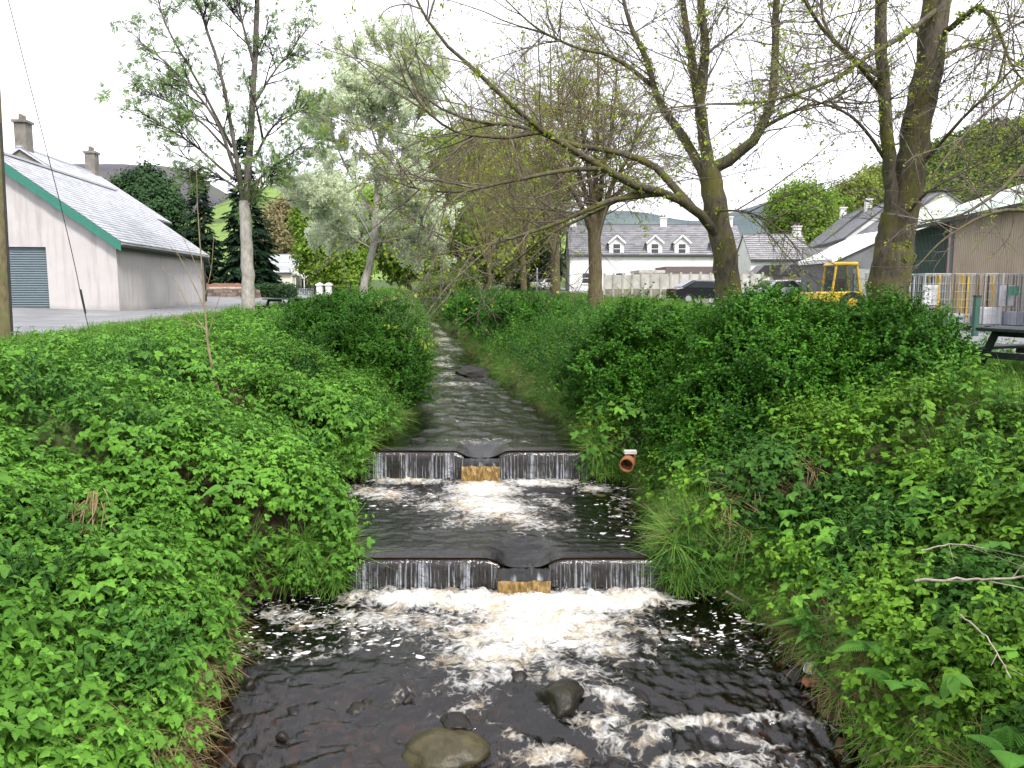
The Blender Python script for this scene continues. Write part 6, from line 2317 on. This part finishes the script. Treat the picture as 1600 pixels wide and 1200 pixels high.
scatter_mix('riffle_stones', rp, np.stack([X2, Y2, Z2], 1), np.stack([rng.normal(0, .3, nb), rng.normal(0, .3, nb), rng.uniform(0, 6.28, nb)], 1), sz2, None, 'small dark stones breaking the surface of the riffle', 'stuff')
scatter_mix('bed_stones', bp, np.stack([X, Y, Z], 1), np.stack([rng.normal(0, .2, len(X)), rng.normal(0, .2, len(X)), rng.uniform(0, 6.28, len(X))], 1), sz, None, 'dark brown cobbles on the stream bed', 'stuff')

# floating flecks of foam
M_foamfleck = simple('foam_fleck', (.62, .61, .59), .6, .08, 20, .3, .3)
fp = []
for i in range(3):
    b_ = MB()
    g = np.random.default_rng(i + 90)
    n = 9
    rr = .5 + .5 * g.random(n)
    V = [(rr[j] * math.cos(j * 6.283 / n), rr[j] * .75 * math.sin(j * 6.283 / n), 0) for j in range(n)] + [(0, 0, .25)]
    b_.add(V, [(j, (j + 1) % n, n) for j in range(n)])
    b_.v = [(v[0] * 1.5, v[1], v[2] * .6) for v in b_.v]
    m_ = b_.mesh('foam_fleck', True)
    m_.materials.append(M_foamfleck)
    fp.append(bpy.data.objects.new('foam_fleck_%d' % i, m_))
FL = []
for (cx_, cy_, sx, sy, n, zz) in ((560, 965, 120, 20, 230, 0.), (430, 985, 90, 35, 130, 0.), (1180, 1000, 70, 45, 150, 0.), (1120, 970, 60, 25, 70, 0.), (1190, 1060, 70, 30, 40, 0.), (590, 772, 75, 12, 150, ZW1), (500, 770, 40, 12, 40, ZW1), (930, 762, 38, 9, 55, ZW1),
                                  (975, 800, 40, 28, 170, ZW1), (620, 1010, 110, 30, 70, 0.), (370, 1040, 30, 40, 30, 0.)):
    for i in range(n):
        q = onz(rng.normal(cx_, sx), rng.normal(cy_, sy), zz + .013)
        if bank_s(q[0:1], q[1:2])[0] < -.05 and (q[1] < YW1 - .1 or q[1] > YW1 + .1) and q[1] > 8.0: FL.append(q)
FL = np.array(FL)
scatter_mix('foam_flecks', fp, FL, np.stack([np.zeros(len(FL)), np.zeros(len(FL)), rng.normal(0, .5, len(FL))], 1), rng.gamma(1.7, .0095, len(FL)) + .004, None, 'small white foam flecks drifting on the dark pools', 'stuff')


# ================================================================== sticks, litter, single plants
def stick(name, pts, r0, r1, mat, label, forks=0, seed=1):
    g = np.random.default_rng(seed)
    P = catmull([at(*p) for p in pts], 14)
    P[1:-1] += g.normal(0, r0 * .6, P[1:-1].shape)
    e = empty(name, P[0])
    tag(e, label, 'branch')
    T = Tubes()
    T.add(P, np.linspace(r0, r1, 14), 7)
    obj('stem', T.mesh('stem'), mat, e, world=True)
    for i in range(forks):
        j = g.integers(3, 12)
        d = (P[j + 1] - P[j]) / np.linalg.norm(P[j + 1] - P[j]) + g.normal(0, .6, 3)
        T = Tubes()
        T.add(P[j] + d * np.linspace(0, g.uniform(.15, .45), 5)[:, None], np.linspace(r0 * .45, r1 * .5, 5), 5)
        obj('side_twig', T.mesh('side_twig'), mat, e, world=True)
    return e


B_drift = bark('bleached_driftwood', (.20, .17, .13), (.45, .40, .33))
stick('fallen_branch', [(1135, 925, 9.55), (1170, 945, 9.25), (1200, 968, 9.0), (1232, 1005, 8.6)], .018, .008, B_drift, 'bleached forked branch hanging from the bank into the dark pool', 5, 1)
stick('fallen_branch', [(1152, 970, 9.0), (1190, 976, 8.9), (1228, 986, 8.7)], .016, .010, B_drift, 'short pale stick poking out over the dark pool', 1, 2)
stick('fallen_branch', [(1298, 1072, 7.45), (1335, 1118, 7.0), (1368, 1155, 6.75), (1420, 1200, 6.5)], .014, .007, B_sapl, 'long yellowish stick lying along the waterline under the brambles', 2, 3)
stick('fallen_branch', [(1430, 908, 6.3), (1500, 905, 6.1), (1560, 904, 5.9), (1640, 892, 5.7)], .012, .008, B_drift, 'pale dead branch lying across the brambles', 3, 4)
stick('fallen_branch', [(1440, 860, 7.2), (1500, 850, 7.1), (1600, 870, 6.6)], .007, .004, B_drift, 'thin grey dead stem behind the pale branch in the brambles', 3, 5)
stick('fallen_branch', [(1500, 960, 5.9), (1545, 1000, 5.7), (1580, 1060, 5.3)], .007, .004, B_drift, 'thin slanting dead stem below the pale branch', 2, 6)
stick('fallen_branch', [(1060, 690, 12.6), (1085, 760, 11.4), (1075, 830, 10.6)], .007, .004, B_drift, 'thin dead stem hanging beside the clay pipe', 3, 7)

lt = at(1262, 1046, 7.55)
e = empty('litter_tub', lt)
tag(e, 'crushed white plastic tub with a pale yellow inside lying on the dark rock', 'litter')
u_ = np.linspace(0, 2 * math.pi, 25)[:-1]
V = []
for (r_, z) in ((.055, 0), (.072, .035), (.075, .038), (.067, .034), (.05, .004), (0.001, .004)):
    V.append(np.stack([np.cos(u_) * r_ * (1 + .18 * np.sin(u_ * 2 + 1)), np.sin(u_) * r_ * .85, np.full(24, z) + .008 * np.sin(u_ * 3)], 1))
V = np.concatenate(V)
F = []
for k in range(5):
    for i in range(24): F.append((k * 24 + i, k * 24 + (i + 1) % 24, (k + 1) * 24 + (i + 1) % 24, (k + 1) * 24 + i))
o = obj('tub', mesh_np('tub', V, np.array(F), True), M_paperw, e)
o.rotation_euler = (R(48), R(12), .4)
o = obj('yellow_lining', mesh_np('yellow_lining', np.concatenate([V[72:96] * [.8, .8, 1] + [.01, 0, .0015], [[.01, 0, .03]]]), np.array([(i, (i + 1) % 24, 24) for i in range(24)]), True), simple('pale_yellow_lining', (.72, .68, .32), .6), e)
o.rotation_euler = (R(48), R(12), .4)
br = at(1264, 1066, 7.5)
o = MB().box((-.06, -.045, -.03), (.06, .045, .03)).build('brick', simple('broken_orange_brick', (.32, .12, .06), .8, .2, 20, .4), None, bevel=.012)
o.location = tuple(br)
o.rotation_euler = (.3, .2, .5)
tag(o, 'broken orange brick lying just below the white tub', 'brick')


def dock(px_, py_, Y_, n, size, label, seed):
    g = np.random.default_rng(seed)
    b = at(px_, py_, Y_)
    e = empty('dock_plant', b)
    tag(e, label, 'plant')
    for i in range(n):
        L = Leafy(seed * 50 + i)
        yaw = i * 2.4 + g.uniform(-.3, .3)
        pit = g.uniform(.45, 1.25)
        sz = size * g.uniform(.7, 1.15)
        stalk = sz * .35
        dirv = np.array([-math.sin(yaw) * math.cos(pit), math.cos(yaw) * math.cos(pit), math.sin(pit)])
        L.stem([np.zeros(3), dirv * stalk], .004, .6)
        L.leaf(dirv * stalk, yaw, pit - .25, g.uniform(-.4, .4), sz, sz * .5, [.25, .85, 1, .95, .85, .7, .5, .28, 0], .18 + .2 * g.random(), g.uniform(.6, 1.3))
        p = L.proto('leaf', M_dock)
        obj('leaf', p.data, None, e)
    return e


dock(1272, 985, 8.0, 8, .30, 'broad-leaved dock plant overhanging the dark pool beside the driftwood', 1)
dock(1060, 752, 11.5, 5, .2, 'broad-leaved dock plant below the largest shrub', 2)
dock(355, 765, 9.0, 5, .2, 'broad pale leaves standing out of the bank foliage across from the clay pipe', 3)
dock(460, 790, 11.8, 4, .2, 'broad leaf clump at the corner of the middle pool', 5)


def fern(px_, py_, Y_, n, size, label, seed):
    g = np.random.default_rng(seed)
    b = at(px_, py_, Y_)
    e = empty('fern', b)
    tag(e, label, 'fern')
    for i in range(n):
        L = Leafy(seed * 60 + i)
        yaw = i * 2.4 + g.uniform(-.4, .4)
        pit = g.uniform(.5, 1.1)
        ln = size * g.uniform(.75, 1.15)
        prev = np.zeros(3)
        K = 22
        pts = []
        for k in range(K + 1):
            u = k / K
            pp = pit - 1.3 * u
            pts.append(prev.copy())
            prev = prev + np.array([-math.sin(yaw) * math.cos(pp), math.cos(yaw) * math.cos(pp), math.sin(pp)]) * ln / K
            if k > 3:
                for sd in (-1, 1):
                    wl2 = ln * .34 * math.sin(min(1, (1 - u) * 1.25 + .06) * 1.5) * (1 - .2 * u)
                    L.leaf(prev, yaw + sd * 1.25, pp * .5 - .1, sd * .2, wl2, ln / K * 1.25, [.8, 1, .75, .9, .5, .6, 0], .15, .25, .35 + .4 * g.random())
        L.stem(pts[::4], .0035, .5)
        p = L.proto('frond', M_fern)
        obj('frond', p.data, None, e)
    return e


fern(1372, 1010, 6.9, 7, .42, 'green fern below the dock plant in the bramble bank', 1)
fern(1405, 1075, 6.3, 6, .36, 'fern with spread fronds in the middle of the bramble bank', 2)
fern(1580, 1185, 5.0, 6, .36, 'fern at the lower corner of the bramble bank', 3)
fern(1230, 800, 9.6, 6, .34, 'small fern in the shade beneath the largest shrub', 4)

# dead stalks in the gap of the leafy bank
g = np.random.default_rng(12)
c_ = onz(142, 815, 1.62)
zc_ = float(terrain(c_[0:1], c_[1:2])[0])
c_ = np.array([-3.95, 9.0, float(terrain(np.array([-3.95]), np.array([9.0]))[0])])
c_ = at(142, 822, 8.0)
e = empty('dead_stalks', c_)
tag(e, 'clump of broken straw-coloured dead stalks in a gap of the leafy bank', 'plant')
for i in range(34):
    a = c_ + np.array([g.normal(0, .07), g.normal(0, .08), g.uniform(.15, .42)])
    d = np.array([g.normal(.0, .10), -.25 + g.normal(0, .12), -.42 + g.normal(0, .12)])
    T = Tubes()
    T.add(catmull([a, a + d * .5 + g.normal(0, .03, 3), a + d], 6), np.linspace(.006, .004, 6), 5)
    obj('stalk', T.mesh('stalk'), MATS['dead_grass'] if i % 3 else B_sapl, e, world=True)

# leafless sapling on the leafy bank
D = 14.0
make_tree('sapling', at(342, 612, D), ([(342, 615, D), (330, 570, D), (323, 520, D), (319, 470, D), (314, 400, D), (309, 330, D), (307, 262, D)], .030, .004),
          [([(324, 520, D), (295, 480, D), (275, 440, D), (250, 415, D)], .013, .003), ([(319, 480, D), (300, 440, D), (280, 400, D), (265, 385, D)], .011, .003), ([(318, 470, D), (330, 420, D), (334, 365, D)], .010, .003), ([(325, 525, D), (338, 480, D), (352, 440, D)], .010, .003), ([(324, 515, D), (285, 500, D), (248, 478, D)], .009, .003),
           ([(318, 450, D), (300, 400, D), (285, 370, D)], .008, .003)],
          [(4, .6, .2, .15, .4, .004, 5, .12, (0, 0, .05))], (B_sapl, B_sapl), 'thin leafless sapling with a pale stem rising from the leafy bank', seed=77, trunk_k=8, flare=1.1)
D = 16.5
make_tree('sapling', at(478, 640, D), ([(476, 650, D), (482, 610, D), (488, 575, D)], .022, .012), [([(486, 590, D), (496, 560, D), (505, 540, D)], .010, .004), ([(484, 600, D), (470, 570, D), (462, 555, D)], .009, .004)],
          [(4, .7, .2, .2, .45, .005, 4, .1, (0, 0, .03))], (B_sapl, B_sapl), 'short elder sapling stem in front of the dense shrub', seed=78, leaves='elder', leaf_per=.8, leaf_scale=.5, trunk_k=8)

# ================================================================== woods on the hills
def woods(name, V, proto, n, sc, label, r0=.25, seed=3, thr=-.2, zs=.7):
    g = np.random.default_rng(seed)
    a, b = V.shape[:2]
    i, j = g.integers(int(a * r0), a - 2, n), g.integers(0, b - 1, n)
    f, h = g.random((n, 1)), g.random((n, 1))
    P = V[i, j] * (1 - f) + V[i + 1, j] * f
    P = P + (V[i, np.minimum(j + 1, b - 1)] - V[i, j]) * h
    k = fbm(P[:, 0] / 40, P[:, 1] / 40, 1, 3) > thr
    P = P[k]
    P[:, 2] += .2 * sc
    scatter_mix(name, PL[proto], P, np.stack([g.normal(0, .3, len(P)), g.normal(0, .3, len(P)), g.uniform(0, 6.28, len(P))], 1), g.uniform(.6, 1.3, len(P)) * sc, None, label, 'stuff')


woods('hillside_forest', VW, 'olive', 2600, 6.0, 'mixed spring woodland covering the hillside above the tan shed', .2, 3, -.35)
woods('hillside_forest', VW, 'deep', 1300, 6.0, 'dark evergreen patches in the hillside woodland', .2, 6, -.1)
woods('hillside_forest', VW, 'lime', 500, 5.5, 'lighter green trees mixed into the hillside woodland', .2, 4, 0)
woods('field_trees', VF, 'deep', 260, 6.0, 'hedgerow trees dotted over the pasture hill', .35, 5, .22)
ridge_ = VF[25]
g = np.random.default_rng(15)
n = 90
jj = g.integers(20, 70, n)
P = ridge_[jj] + g.normal(0, 1.0, (n, 3)) + [0, 0, 3.0]
scatter_mix('skyline_trees', PL['olive'], P, g.uniform(0, 6.28, (n, 3)), g.uniform(3.5, 7.5, n), None, 'small trees standing along the top of the pasture hill', 'stuff')
